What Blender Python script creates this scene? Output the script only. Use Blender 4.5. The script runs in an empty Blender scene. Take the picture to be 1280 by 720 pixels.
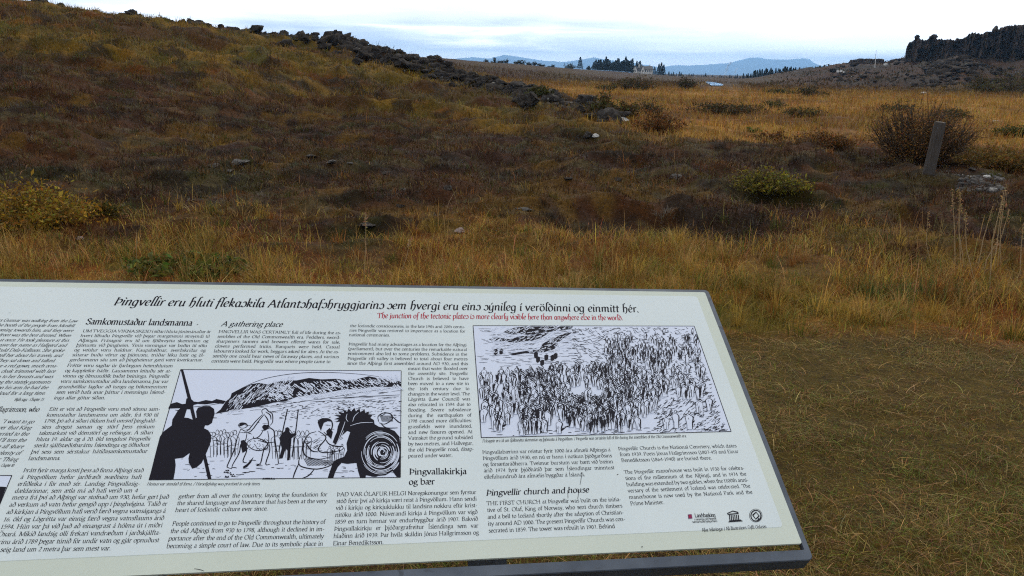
import bpy, math, random, unicodedata
import numpy as np
from mathutils import Matrix, Vector

S = bpy.context.scene
C = S.collection
random.seed(7)
RNG = np.random.default_rng(11)

# ------------------------------------------------------------------ camera
FPX, CX, CY = 950.3, 640.0, 360.0          # focal length and centre in photo pixels (1280 x 720)
CAMZ = 1.62
PITCH = math.atan2(272.0, FPX)
ROLL = 0.021
cp, sp = math.cos(PITCH), math.sin(PITCH)
WP = np.array([[1, 0, 0], [0, -sp, cp], [0, -cp, -sp]], float)
cr, sr = math.cos(ROLL), math.sin(ROLL)
WR = WP @ np.array([[cr, sr, 0], [-sr, cr, 0], [0, 0, 1]])
EYE = np.array([0, 0, CAMZ])
cd = bpy.data.cameras.new('camera')
cam = bpy.data.objects.new('camera', cd)
C.objects.link(cam)
cd.sensor_width = 36.0
cd.lens = 36.0 * FPX / 1280.0
cd.clip_start = 0.05
cd.clip_end = 60000
M = Matrix.Identity(4)
for i in range(3):
    M[i][0], M[i][1], M[i][2], M[i][3] = WR[i, 0], -WR[i, 1], -WR[i, 2], EYE[i]
cam.matrix_world = M
S.camera = cam

# ------------------------------------------------------------------ light
SUN_EL, SUN_AZ = math.radians(38), math.radians(18)     # azimuth measured from +Y towards +X
w = bpy.data.worlds.new('World')
S.world = w
w.use_nodes = True
nt = w.node_tree
nt.nodes.clear()
N, L = nt.nodes.new, nt.links.new
out = N('ShaderNodeOutputWorld')
bg = N('ShaderNodeBackground')
bg.inputs['Strength'].default_value = 0.1
sky = N('ShaderNodeTexSky')
sky.sky_type = 'NISHITA'
sky.sun_disc = False
sky.sun_elevation = SUN_EL
sky.sun_rotation = SUN_AZ
tc = N('ShaderNodeTexCoord')
sep = N('ShaderNodeSeparateXYZ')
L(tc.outputs['Generated'], sep.inputs[0])
def wmath(op, a, b=None, clamp=False):
    n = N('ShaderNodeMath'); n.operation = op; n.use_clamp = clamp
    for i, v in enumerate((a, b)):
        if v is None: continue
        if isinstance(v, (int, float)): n.inputs[i].default_value = v
        else: L(v, n.inputs[i])
    return n.outputs[0]
def wnoise(scale, zs, detail=5, dist=0.0, off=0.0):
    mp = N('ShaderNodeMapping'); mp.inputs['Scale'].default_value = (1, 1, zs); mp.inputs['Location'].default_value = (off, off, off)
    L(tc.outputs['Generated'], mp.inputs[0])
    n = N('ShaderNodeTexNoise'); n.inputs['Scale'].default_value = scale; n.inputs['Detail'].default_value = detail
    n.inputs['Distortion'].default_value = dist; n.inputs['Roughness'].default_value = 0.55
    L(mp.outputs[0], n.inputs['Vector'])
    return n.outputs['Fac']
def wramp(x, stops):
    r = N('ShaderNodeValToRGB')
    e = r.color_ramp.elements
    while len(e) > 1: e.remove(e[-1])
    e[0].position, e[0].color = stops[0]
    for p, c in stops[1:]:
        k = e.new(p); k.color = c
    L(x, r.inputs[0]); return r.outputs[0]
def g(v): return (v, v, v, 1)
# overcast deck: bright white aloft and towards the veiled sun, a grey-blue band of stratus above the horizon
el = sep.outputs['Z']
elw = wmath('ADD', el, wmath('MULTIPLY', wmath('SUBTRACT', wnoise(2.3, 5, 4), 0.5), 0.06))
band = wramp(elw, [(0.0, g(.15)), (0.014, g(.15)), (0.022, g(.85)), (0.048, g(.95)), (0.062, g(.55)), (0.085, g(.30)), (0.3, g(.15)), (1, g(.3))])
streak = wramp(wnoise(5.0, 11, 7, 0.35, 3.1), [(0.34, g(.05)), (0.46, g(.70)), (0.58, g(1.0))])
leftness = wramp(wmath('ADD', wmath('MULTIPLY', sep.outputs['X'], -0.9), 0.60), [(0.0, g(.30)), (0.3, g(.42)), (0.62, g(.9)), (1, g(1))])
fac = wmath('MULTIPLY', wmath('MULTIPLY', band, streak), leftness, True)
mixc = N('ShaderNodeMix'); mixc.data_type = 'RGBA'
L(fac, mixc.inputs['Factor'])
LOWSKY = 5.6
CLOUD_WHITE = (12.0, 11.7, 11.2, 1)
CLOUD_BLUE = (3.5, 3.9, 4.7, 1)
mixc.inputs['A'].default_value = CLOUD_WHITE
mixc.inputs['B'].default_value = CLOUD_BLUE
# higher up and behind the camera the deck thins and lets the blue sky through
thin = wramp(wmath('ADD', wmath('MULTIPLY', sep.outputs['Y'], -0.5), 0.5), [(0.0, g(0.06)), (0.5, g(0.14)), (1.0, g(0.28))])
mixs = N('ShaderNodeMix'); mixs.data_type = 'RGBA'
L(thin, mixs.inputs['Factor'])
# the far sky under the cloud deck is brightest low down
glow = wramp(el, [(0.0, g(1)), (0.03, g(.75)), (0.06, g(.34)), (0.09, g(.19)), (0.16, g(.09)), (0.4, g(.02)), (1, g(0))])
ahead = wramp(sep.outputs['Y'], [(0.0, g(0)), (0.35, g(.25)), (0.75, g(1))])
boost = wmath('ADD', wmath('MULTIPLY', wmath('MULTIPLY', glow, ahead), LOWSKY), 1.0)
mul = N('ShaderNodeMix'); mul.data_type = 'RGBA'; mul.blend_type = 'MULTIPLY'; mul.inputs['Factor'].default_value = 1
L(mixc.outputs['Result'], mul.inputs['A']); L(boost, mul.inputs['B'])
L(mul.outputs['Result'], mixs.inputs['A'])
L(sky.outputs[0], mixs.inputs['B'])
L(mixs.outputs['Result'], bg.inputs['Color'])
L(bg.outputs[0], out.inputs['Surface'])

sd = bpy.data.lights.new('sun', 'SUN')
sd.energy = 1.2
sd.angle = math.radians(14)
sd.color = (1.0, 0.95, 0.86)
so = bpy.data.objects.new('sun', sd)
C.objects.link(so)
dirv = Vector((math.sin(SUN_AZ) * math.cos(SUN_EL), math.cos(SUN_AZ) * math.cos(SUN_EL), math.sin(SUN_EL)))
so.rotation_euler = dirv.to_track_quat('Z', 'Y').to_euler()
so.location = (0, 0, 50)

S.view_settings.view_transform = 'Standard'
S.view_settings.look = 'None'
S.view_settings.gamma = 1
S.view_settings.exposure = 0.0
S.view_settings.use_curve_mapping = False
S.cycles.use_denoising = False
S.cycles.filter_width = 1.15
S.cycles.max_bounces = 5
S.cycles.diffuse_bounces = 3
S.cycles.volume_bounces = 1

# ------------------------------------------------------------------ helpers
def ray(px, py):
    v = WR @ np.array([(px - CX) / FPX, (py - CY) / FPX, 1.0])
    return v / v[1]                       # normalised to unit depth along +Y
def at_depth(px, py, D):
    return EYE + ray(px, py) * D
def tag(o, label=None, cat=None, group=None, kind=None):
    if label: o['label'] = label
    if cat: o['category'] = cat
    if group: o['group'] = group
    if kind: o['kind'] = kind
    return o
def empty(name, loc=(0, 0, 0), rz=0.0):
    o = bpy.data.objects.new(name, None)
    o.empty_display_size = 0.2
    o.location = loc; o.rotation_euler = (0, 0, rz)
    C.objects.link(o); return o
def link(name, me, mat=None, parent=None):
    if mat: me.materials.append(mat)
    o = bpy.data.objects.new(name, me); C.objects.link(o)
    if parent: o.parent = parent
    return o
TONE_GAIN, TONE_SAT = .92, 1.27
def tone(c):
    """late-autumn plants: deeper and richer than the base palette"""
    c = np.clip(c, .003, .9); l = (c @ np.array([.3, .6, .1]))[:, None]
    return l * (c / l) ** TONE_SAT * TONE_GAIN
def mesh_np(name, V, starts, totals, loops, mat=None, parent=None, col=None, smooth=False, mats=None, midx=None):
    me = bpy.data.meshes.new(name)
    me.vertices.add(len(V)); me.vertices.foreach_set('co', np.ascontiguousarray(V, np.float32).ravel())
    me.loops.add(len(loops)); me.loops.foreach_set('vertex_index', np.ascontiguousarray(loops, np.int32))
    me.polygons.add(len(starts)); me.polygons.foreach_set('loop_start', np.ascontiguousarray(starts, np.int32))
    me.polygons.foreach_set('loop_total', np.ascontiguousarray(totals, np.int32))
    if smooth: me.polygons.foreach_set('use_smooth', np.ones(len(starts), bool))
    if midx is not None: me.polygons.foreach_set('material_index', np.ascontiguousarray(midx, np.int32))
    if col is not None:
        col = tone(np.asarray(col, float))
        a = me.color_attributes.new('Col', 'FLOAT_COLOR', 'POINT')
        a.data.foreach_set('color', np.ascontiguousarray(np.c_[col, np.ones(len(col))], np.float32).ravel())
    me.update(); me.validate(verbose=False)
    o = link(name, me, mat, parent)
    if mats:
        for m in mats: me.materials.append(m)
    return o
def mesh_py(name, V, F, mat=None, parent=None, smooth=False, mats=None, midx=None):
    me = bpy.data.meshes.new(name)
    me.from_pydata([tuple(map(float, v)) for v in V], [], F)
    if smooth: me.polygons.foreach_set('use_smooth', np.ones(len(F), bool))
    if midx is not None: me.polygons.foreach_set('material_index', midx)
    me.update()
    o = link(name, me, mat, parent)
    if mats:
        for m in mats: me.materials.append(m)
    return o

# ---- lattice noise
def _hash(ix, iy, seed):
    h = (ix.astype(np.int64) * 374761393 + iy.astype(np.int64) * 668265263 + seed * 1442695041) & 0xffffffff
    h = ((h ^ (h >> 13)) * 1274126177) & 0xffffffff
    return ((h ^ (h >> 16)) & 0xffffff) / float(0xffffff)
def vn(x, y, seed=0):
    ix, iy = np.floor(x), np.floor(y)
    fx, fy = x - ix, y - iy
    fx = fx * fx * fx * (fx * (fx * 6 - 15) + 10); fy = fy * fy * fy * (fy * (fy * 6 - 15) + 10)
    a, b = _hash(ix, iy, seed), _hash(ix + 1, iy, seed)
    c, d = _hash(ix, iy + 1, seed), _hash(ix + 1, iy + 1, seed)
    return (a * (1 - fx) + b * fx) * (1 - fy) + (c * (1 - fx) + d * fx) * fy
def fbm(x, y, oct=4, seed=0, gain=.5):
    s, a, t = 0, 1.0, 0
    ca, sa = math.cos(.6), math.sin(.6)
    for i in range(oct):
        s = s + a * vn(x, y, seed + i * 17); t += a; a *= gain
        x, y = (x * ca - y * sa) * 2.03 + 5.2, (x * sa + y * ca) * 2.03 + 1.7
    return s / t
def billow(x, y, oct=3, seed=0):
    s, a, t = 0, 1.0, 0
    for i in range(oct):
        n = vn(x, y, seed + i * 31); s = s + a * (1 - np.abs(2 * n - 1)); t += a; a *= .5
        x, y = x * 2.1 + 3.3, y * 2.1 + 7.7
    return s / t
def sstep(a, b, x):
    t = np.clip((x - a) / (b - a), 0, 1); return t * t * (3 - 2 * t)
def mixa(a, b, f):
    return a + (b - a) * f

# ---- materials
def new_mat(name):
    m = bpy.data.materials.new(name); m.use_nodes = True
    t = m.node_tree; b = t.nodes['Principled BSDF']
    return m, t, b
def m_plain(name, col, rough=.6, metal=0.0, spec=.5):
    m, t, b = new_mat(name)
    b.inputs['Base Color'].default_value = (*col, 1); b.inputs['Roughness'].default_value = rough
    b.inputs['Metallic'].default_value = metal; b.inputs['Specular IOR Level'].default_value = spec
    return m
def m_mottle(name, c1, c2, scale=6, rough=.85, c3=None, scale3=20, th=.6, bump=0.0, metal=0.0, detail=6, spec=.3):
    m, t, b = new_mat(name)
    tcn = t.nodes.new('ShaderNodeTexCoord')
    n = t.nodes.new('ShaderNodeTexNoise'); n.inputs['Scale'].default_value = scale; n.inputs['Detail'].default_value = detail
    t.links.new(tcn.outputs['Object'], n.inputs['Vector'])
    r = t.nodes.new('ShaderNodeValToRGB')
    r.color_ramp.elements[0].position = .35; r.color_ramp.elements[0].color = (*c1, 1)
    r.color_ramp.elements[1].position = .65; r.color_ramp.elements[1].color = (*c2, 1)
    t.links.new(n.outputs['Fac'], r.inputs[0])
    colo = r.outputs[0]
    if c3:
        n3 = t.nodes.new('ShaderNodeTexNoise'); n3.inputs['Scale'].default_value = scale3; n3.inputs['Detail'].default_value = 4
        t.links.new(tcn.outputs['Object'], n3.inputs['Vector'])
        r3 = t.nodes.new('ShaderNodeValToRGB')
        r3.color_ramp.elements[0].position = th; r3.color_ramp.elements[0].color = (0, 0, 0, 1)
        r3.color_ramp.elements[1].position = th + .06; r3.color_ramp.elements[1].color = (1, 1, 1, 1)
        t.links.new(n3.outputs['Fac'], r3.inputs[0])
        mx = t.nodes.new('ShaderNodeMix'); mx.data_type = 'RGBA'
        t.links.new(r3.outputs[0], mx.inputs['Factor']); t.links.new(colo, mx.inputs['A'])
        mx.inputs['B'].default_value = (*c3, 1); colo = mx.outputs['Result']
    t.links.new(colo, b.inputs['Base Color'])
    b.inputs['Roughness'].default_value = rough; b.inputs['Metallic'].default_value = metal
    b.inputs['Specular IOR Level'].default_value = spec
    if bump:
        bp = t.nodes.new('ShaderNodeBump'); bp.inputs['Strength'].default_value = bump; bp.inputs['Distance'].default_value = .02
        t.links.new(n.outputs['Fac'], bp.inputs['Height']); t.links.new(bp.outputs[0], b.inputs['Normal'])
    return m
def m_attr(name, rough=.75, transl=.25, spec=.25):
    """leaf and blade material: the plant's own colour from its colour attribute, with some light passing through"""
    m, t, b = new_mat(name)
    a = t.nodes.new('ShaderNodeAttribute'); a.attribute_name = 'Col'
    t.links.new(a.outputs['Color'], b.inputs['Base Color'])
    b.inputs['Roughness'].default_value = rough; b.inputs['Specular IOR Level'].default_value = spec
    if transl > 0:
        tr = t.nodes.new('ShaderNodeBsdfTranslucent'); t.links.new(a.outputs['Color'], tr.inputs['Color'])
        mx = t.nodes.new('ShaderNodeMixShader'); mx.inputs[0].default_value = transl
        o = t.nodes['Material Output']
        t.links.new(b.outputs[0], mx.inputs[1]); t.links.new(tr.outputs[0], mx.inputs[2]); t.links.new(mx.outputs[0], o.inputs['Surface'])
    return m
M_BLADE = m_attr('grass_blade')
M_LEAF = m_attr('shrub_leaf', transl=.3)
M_TWIG = m_mottle('twig_bark', (.045, .03, .02), (.10, .07, .045), 30)
# ================================================================== terrain
# profile columns: bearing (photo column) -> list of (depth, height); 'p' entries give the height by the sight line through a row
def zc(px, py, D): return float(CAMZ + ray(px, py)[2] * D)
COLS = []
def col(px, pts):
    t = ray(px, 95)[0]
    COLS.append((t, [(D, zc(px, -v - 1000, D) if v <= -900 else v) for D, v in pts]))
def P(py): return -1000.0 - py
col(-500, [(8, .1), (14, .9), (26, 2.8), (44, 6.2), (66, 10.5), (100, 11), (180, 9), (400, 2), (900, 0)])
col(-200, [(9, .1), (15, .8), (26, 2.4), (44, 5.6), (64, P(4)), (85, 8), (180, 6), (400, 2), (900, 0)])
col(0,   [(10, .05), (15, .45), (26, 1.75), (44, 4.5), (62, P(10)), (80, 6.2), (160, 5), (400, 2), (900, 0)])
col(110, [(11, .0), (16, .35), (26, 1.4), (43, 3.9), (60, P(23)), (76, 5), (160, 4), (400, 2), (900, 0)])
col(220, [(12, .0), (17, .25), (26, 1.0), (42, 3.2), (58, P(37)), (74, 4), (160, 4), (400, 1.5), (900, 0)])
col(330, [(13, .0), (19, .15), (27, .75), (42, 2.5), (55, P(54)), (70, 3), (160, 3), (300, 3), (900, 0)])
col(430, [(13, .0), (21, .05), (29, .6), (41, 1.9), (52, P(66)), (66, 2.3), (110, P(69)), (220, P(66)), (900, 0)])
col(490, [(13, .0), (23, .05), (31, .6), (41, 1.6), (50, P(74)), (62, 1.4), (110, 2.8), (220, P(69)), (900, 0)])
col(560, [(13, .0), (24, .0), (31, .5), (38, 1.0), (44, P(91)), (55, .5), (110, 1.2), (220, P(73)), (900, 0)])
col(640, [(13, .0), (24, .0), (29, .25), (34, .55), (37.5, P(111)), (45, .1), (110, .4), (260, P(79)), (900, 0)])
col(700, [(13, .0), (23, .0), (26, .15), (29, .32), (31.5, P(127)), (38, .05), (110, .2), (300, P(84)), (450, P(85)), (900, 0)])
col(770, [(13, .0), (21, .0), (24, .15), (26, P(147)), (32, .0), (110, .1), (300, .6), (450, P(89)), (900, 0)])
col(840, [(13, .0), (25, .0), (110, .0), (300, .2), (450, .3), (900, 0)])
col(930, [(13, .0), (25, .0), (110, .0), (300, .0), (600, .0), (900, 0)])
col(1000, [(13, .0), (40, .0), (110, .0), (180, .0), (300, P(87)), (420, 4), (900, 0)])
col(1060, [(13, .0), (40, .0), (120, .0), (165, P(105)), (230, P(86)), (262, P(80)), (330, 5), (900, 0)])
col(1110, [(13, .0), (40, .0), (115, .0), (160, P(104)), (205, P(88)), (240, P(81)), (330, 7), (900, 0)])
col(1160, [(13, .0), (40, .0), (108, .1), (140, P(103)), (178, P(84)), (196, P(79)), (330, 14), (900, 0)])
col(1205, [(13, .0), (40, .0), (104, .1), (126, P(103)), (148, P(76)), (156, P(74)), (166, P(78)), (182, P(79)), (330, 14), (900, 0)])
col(1240, [(13, .0), (40, .0), (104, .1), (130, P(110)), (150, P(96)), (165, P(90)), (330, 14), (900, 0)])
col(1300, [(13, .0), (40, .0), (100, .1), (125, P(113)), (145, P(98)), (330, 14), (900, 0)])
col(1600, [(13, .0), (40, .0), (80, .1), (105, 2.5), (125, 5), (330, 14), (900, 0)])
LD = np.linspace(math.log(4), math.log(20000), 660)
TG = np.linspace(COLS[0][0], COLS[-1][0], 420)
_tab = []
for t, pts in COLS:
    d = np.array([4.0] + [p[0] for p in pts] + [20000.0]); z = np.array([0.0] + [p[1] for p in pts] + [0.0])
    _tab.append(np.interp(LD, np.log(d), z))
_tab = np.array(_tab)
_ct = np.array([c[0] for c in COLS])
PROF = np.array([np.interp(TG, _ct, _tab[:, j]) for j in range(len(LD))]).T      # (t, D)
def _blur(a, k, ax):
    ker = np.hanning(k + 2)[1:-1]; ker /= ker.sum()
    pad = [(0, 0), (0, 0)]; pad[ax] = (k // 2, k // 2)
    return np.apply_along_axis(lambda v: np.convolve(v, ker, 'valid'), ax, np.pad(a, pad, mode='edge'))
PROF = _blur(_blur(PROF, 9, 0), 5, 1)
def polar(X, Y):
    r = np.hypot(X, Y); az = np.arctan2(X, Y)
    azc = np.clip(az, -.92, .88)
    return np.tan(azc), r * np.cos(azc), az
def base_h(X, Y):
    t, D, az = polar(X, Y)
    fi = np.clip((t - TG[0]) / (TG[1] - TG[0]), 0, len(TG) - 1.001)
    fj = np.clip((np.log(np.maximum(D, 4)) - LD[0]) / (LD[1] - LD[0]), 0, len(LD) - 1.001)
    i, j = fi.astype(int), fj.astype(int); u, v = fi - i, fj - j
    h = (PROF[i, j] * (1 - u) + PROF[i + 1, j] * u) * (1 - v) + (PROF[i, j + 1] * (1 - u) + PROF[i + 1, j + 1] * u) * v
    return h * (1 - sstep(1.5, 2.2, np.abs(az)))
# crest of the lava ridge (bearing, depth)
CREST = [(-400, 66), (0, 62), (110, 60), (220, 58), (330, 55), (430, 52), (490, 50), (560, 44), (640, 37.5), (700, 31.5), (770, 26)]
_crt = np.array([ray(p, 95)[0] for p, _ in CREST]); _crd = np.array([d for _, d in CREST])
def crest_depth(t): return np.interp(t, _crt, _crd)
T790, T430, T0 = ray(800, 95)[0], ray(430, 95)[0], ray(0, 95)[0]
def zones(X, Y):
    """natural cover: weights of worn turf, tall grass, heath, hill, plain, ridge rock"""
    t, D, az = polar(X, Y)
    wob = (fbm(X * .45, Y * .45, 3, 5) - .5)
    d1 = D + wob * 1.4 + .35 * np.clip(t, -.7, .7)
    worn = 1 - sstep(4.45, 4.95, d1)
    edge_ = d1 + (fbm(X * 1.3, Y * 1.0, 3, 6) - .5) * 3.2
    tall = sstep(4.45, 4.95, d1) * (1 - sstep(5.4, 8.3, edge_))
    far = sstep(18, 24, D + wob * 9 + 9 * np.clip(t + .05, -.6, .25))          # heath gives way to grass
    heath = sstep(4.45, 4.95, d1) * sstep(5.4, 8.3, edge_) * (1 - far)
    left = 1 - sstep(T790 - .12, T790 + .03, t + .05 * wob)
    cd_ = crest_depth(t)
    hill = far * left * (1 - sstep(cd_ * 1.02, cd_ * 1.2, D))
    plain = far - hill
    talus = sstep(.30, .38, t + .04 * wob) * sstep(112, 130, D) * (1 - sstep(700, 900, D))
    plain = plain * (1 - talus)
    rock = np.exp(-((D - cd_) / (cd_ * .07)) ** 2) * left * sstep(T0 - .6, T0, t + .1)
    return worn, tall, heath, hill, plain, talus, rock
def height(X, Y, detail=True):
    h = base_h(X, Y)
    worn, tall, heath, hill, plain, talus, rock = zones(X, Y)
    r = np.hypot(X, Y)
    hm = (np.maximum(billow(X * .55, Y * .62, 2, 3), .25) - .25) / .75 - .45 + .5 * (billow(X * 1.25, Y * 1.3, 2, 13) - .5)
    h = h + hm * (.05 * tall + .30 * heath + .55 * hill + .16 * plain * (1 - sstep(80, 300, r)))
    h = h + (fbm(X * .16, Y * .2, 3, 9) - .5) * (.25 * heath + 1.15 * hill + .35 * plain * (1 - sstep(80, 300, r)) + 2.2 * talus)
    h = h + (fbm(X * 2.1, Y * 2.1, 3, 23) - .5) * (.05 * worn + .07 * tall + .14 * heath + .16 * hill + .05 * plain)
    h = h + (billow(X * .45, Y * .45, 3, 41) - .45) * (1.25 * rock + 1.7 * talus)
    flat = wet_ground(X, Y)
    return h * (1 - flat) + .30 * flat
def wet_ground(X, Y):
    return np.exp(-((np.abs(X / np.maximum(Y, 1) - .262) / .034) ** 4 + (np.abs(Y - 112) / 36) ** 4))
def hz(x, y): return float(height(np.array([float(x)]), np.array([float(y)]))[0])
def ground_hit(px, py, dmax=400):
    v = ray(px, py)
    D = np.exp(np.linspace(math.log(1.2), math.log(dmax), 2500))
    z = CAMZ + v[2] * D
    h = height(v[0] * D, D)
    k = np.nonzero(z <= h)[0]
    i = int(k[0]) if len(k) else len(D) - 1
    return np.array([v[0] * D[i], D[i], h[i]]), D[i]

# palette: real base colours of the plants
c_ = lambda *a: np.array(a)
GOLD, STRAW, RUST, OLIVE, GREEN = c_(.275, .192, .052), c_(.36, .25, .11), c_(.165, .078, .024), c_(.115, .095, .026), c_(.062, .085, .018)
HEATHER, BROWN, DARK, MOSS, LICHEN, SOIL = c_(.056, .030, .024), c_(.098, .054, .026), c_(.030, .022, .017), c_(.14, .125, .06), c_(.30, .28, .24), c_(.055, .038, .028)
BASALT = c_(.042, .036, .035)
def cover(X, Y):
    worn, tall, heath, hill, plain, talus, rock = zones(X, Y)
    n1 = fbm(X * .5, Y * .5, 4, 51)[:, None]; n2 = fbm(X * 1.3, Y * 1.3, 4, 61)[:, None]
    n3 = fbm(X * .12, Y * .16, 4, 71)[:, None]; n4 = fbm(X * .25, Y * .3, 3, 81)[:, None]
    cw = mixa(mixa(SOIL, c_(.12, .092, .036), sstep(.36, .58, n2)), (OLIVE * .85 + GREEN * .25), sstep(.42, .58, n1) * .8)
    ct = mixa(mixa(GOLD * .85, RUST * .95, sstep(.45, .62, n1)), GREEN * 1.15, sstep(.60, .70, n2) * .6)
    n5 = fbm(X * 2.6, Y * 3.0, 3, 85)[:, None]; n6 = fbm(X * .75 + 4, Y * 1.05, 4, 87)[:, None]
    ch = mixa(HEATHER, BROWN, sstep(.42, .60, n2))
    ch = mixa(ch, MOSS * .66, sstep(.60, .68, n6) * .85)
    ch = mixa(ch, GREEN * .62, sstep(.62, .70, n1) * .7)
    ch = mixa(ch, DARK * .8, sstep(.52, .60, n5) * .8)
    ch = mixa(ch, RUST * .6, sstep(.60, .70, n4) * .6)
    ch = mixa(ch, GOLD * .66, sstep(.65, .73, fbm(X * 1.1, Y * .6, 3, 91)[:, None]) * .8)
    ch = mixa(ch, LICHEN * .45, sstep(.66, .72, fbm(X * 1.9, Y * 2.6, 3, 93)[:, None]) * .8)
    cl = mixa(GOLD * .66, RUST * .8, sstep(.52, .66, n4))
    cl = mixa(cl, OLIVE * .85, sstep(.52, .60, n6) * .75)
    cl = mixa(cl, GREEN * .8, sstep(.62, .70, n1) * .7)
    cl = mixa(cl, HEATHER * .95, sstep(.57, .63, n3) * .85)
    cl = mixa(cl, DARK * .85, sstep(.56, .64, n2) * .85)
    cl = mixa(cl, MOSS * .6, sstep(.60, .68, fbm(X * .45, Y * .6 + 7, 4, 95)[:, None]) * .6)
    cpn = mixa(GOLD * .92, STRAW * .84, sstep(.4, .6, n1))
    cpn = mixa(cpn, RUST * .95, sstep(.50, .62, n4) * .6)
    cpn = mixa(cpn, OLIVE * .8, sstep(.55, .66, n6) * .6)
    cpn = mixa(cpn, BROWN * .7, sstep(.53, .63, n3) * .8)
    cl = cl * np.array([.96, 1.06, .9]); ch = ch * np.array([.98, 1.03, .95])
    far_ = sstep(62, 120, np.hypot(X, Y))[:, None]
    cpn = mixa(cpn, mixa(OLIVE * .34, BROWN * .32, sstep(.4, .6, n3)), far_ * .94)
    cta = mixa(BASALT * .9, BROWN * .75, sstep(.42, .62, fbm(X * .09, Y * .22, 4, 33)[:, None]))
    cta = mixa(cta, RUST * .6, sstep(.5, .65, fbm(X * .06, Y * .1, 3, 37)[:, None]) * .6)
    W = [v[:, None] for v in (worn, tall, heath, hill, plain, talus)]
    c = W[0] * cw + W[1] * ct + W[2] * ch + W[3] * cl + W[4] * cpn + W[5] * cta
    c = c * (1 - .44 * W[2] - .10 * W[3] - .32 * W[0] - .50 * W[5])
    c = mixa(c, BASALT * 1.1, sstep(.25, .8, rock[:, None]) * .75)
    return c * np.array([.98, .84, .58])

def build_ground():
    az = np.concatenate([np.linspace(-math.pi, -.95, 70, endpoint=False), np.linspace(-.95, .95, 980, endpoint=False), np.linspace(.95, math.pi, 70, endpoint=False)])
    rr = np.concatenate([[.25, .6], np.exp(np.linspace(math.log(.95), math.log(130), 620)), np.exp(np.linspace(math.log(134), math.log(18500), 130))])
    A, R = np.meshgrid(az, rr)
    X, Y = (R * np.sin(A)).ravel(), (R * np.cos(A)).ravel()
    Z = height(X, Y)
    V = np.c_[X, Y, Z]; V = np.r_[V, [[0, 0, 0]]]
    cc = np.r_[cover(X, Y), [SOIL]]
    na, nr = len(az), len(rr)
    i, j = np.meshgrid(np.arange(na), np.arange(nr - 1)); i, j = i.ravel(), j.ravel(); i2 = (i + 1) % na
    q = np.c_[j * na + i, (j + 1) * na + i, (j + 1) * na + i2, j * na + i2][:, ::-1]
    k = np.arange(na); tri = np.c_[np.full(na, na * nr), k, (k + 1) % na][:, ::-1]
    loops = np.r_[q.ravel(), tri.ravel()]
    tot = np.r_[np.full(len(q), 4), np.full(na, 3)]
    st = np.r_[np.arange(len(q)) * 4, len(q) * 4 + np.arange(na) * 3]
    m, t, b = new_mat('ground_cover')
    a = t.nodes.new('ShaderNodeAttribute'); a.attribute_name = 'Col'
    geo = t.nodes.new('ShaderNodeNewGeometry')
    n = t.nodes.new('ShaderNodeTexNoise'); n.inputs['Scale'].default_value = 9; n.inputs['Detail'].default_value = 9; n.inputs['Roughness'].default_value = .7
    t.links.new(geo.outputs['Position'], n.inputs['Vector'])
    r = t.nodes.new('ShaderNodeValToRGB'); r.color_ramp.elements[0].position = .3; r.color_ramp.elements[0].color = (.45, .45, .45, 1)
    r.color_ramp.elements[1].position = .72; r.color_ramp.elements[1].color = (1.4, 1.35, 1.3, 1)
    t.links.new(n.outputs['Fac'], r.inputs[0])
    mx = t.nodes.new('ShaderNodeMix'); mx.data_type = 'RGBA'; mx.blend_type = 'MULTIPLY'; mx.inputs['Factor'].default_value = 1
    t.links.new(a.outputs['Color'], mx.inputs['A']); t.links.new(r.outputs[0], mx.inputs['B'])
    n2 = t.nodes.new('ShaderNodeTexNoise'); n2.inputs['Scale'].default_value = 75; n2.inputs['Detail'].default_value = 6; n2.inputs['Roughness'].default_value = .75
    t.links.new(geo.outputs['Position'], n2.inputs['Vector'])
    r2 = t.nodes.new('ShaderNodeValToRGB'); r2.color_ramp.elements[0].position = .36; r2.color_ramp.elements[0].color = (.4, .38, .35, 1)
    r2.color_ramp.elements[1].position = .66; r2.color_ramp.elements[1].color = (1.7, 1.6, 1.45, 1)
    t.links.new(n2.outputs['Fac'], r2.inputs[0])
    mx2 = t.nodes.new('ShaderNodeMix'); mx2.data_type = 'RGBA'; mx2.blend_type = 'MULTIPLY'; mx2.inputs['Factor'].default_value = 1
    t.links.new(mx.outputs['Result'], mx2.inputs['A']); t.links.new(r2.outputs[0], mx2.inputs['B'])
    t.links.new(mx2.outputs['Result'], b.inputs['Base Color'])
    bp = t.nodes.new('ShaderNodeBump'); bp.inputs['Strength'].default_value = .8; bp.inputs['Distance'].default_value = .06
    t.links.new(n.outputs['Fac'], bp.inputs['Height']); t.links.new(bp.outputs[0], b.inputs['Normal'])
    b.inputs['Roughness'].default_value = .95; b.inputs['Specular IOR Level'].default_value = .15
    o = mesh_np('ground', V, st, tot, loops, m, None, cc, smooth=True)
    tag(o, kind='structure')
build_ground()
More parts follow.
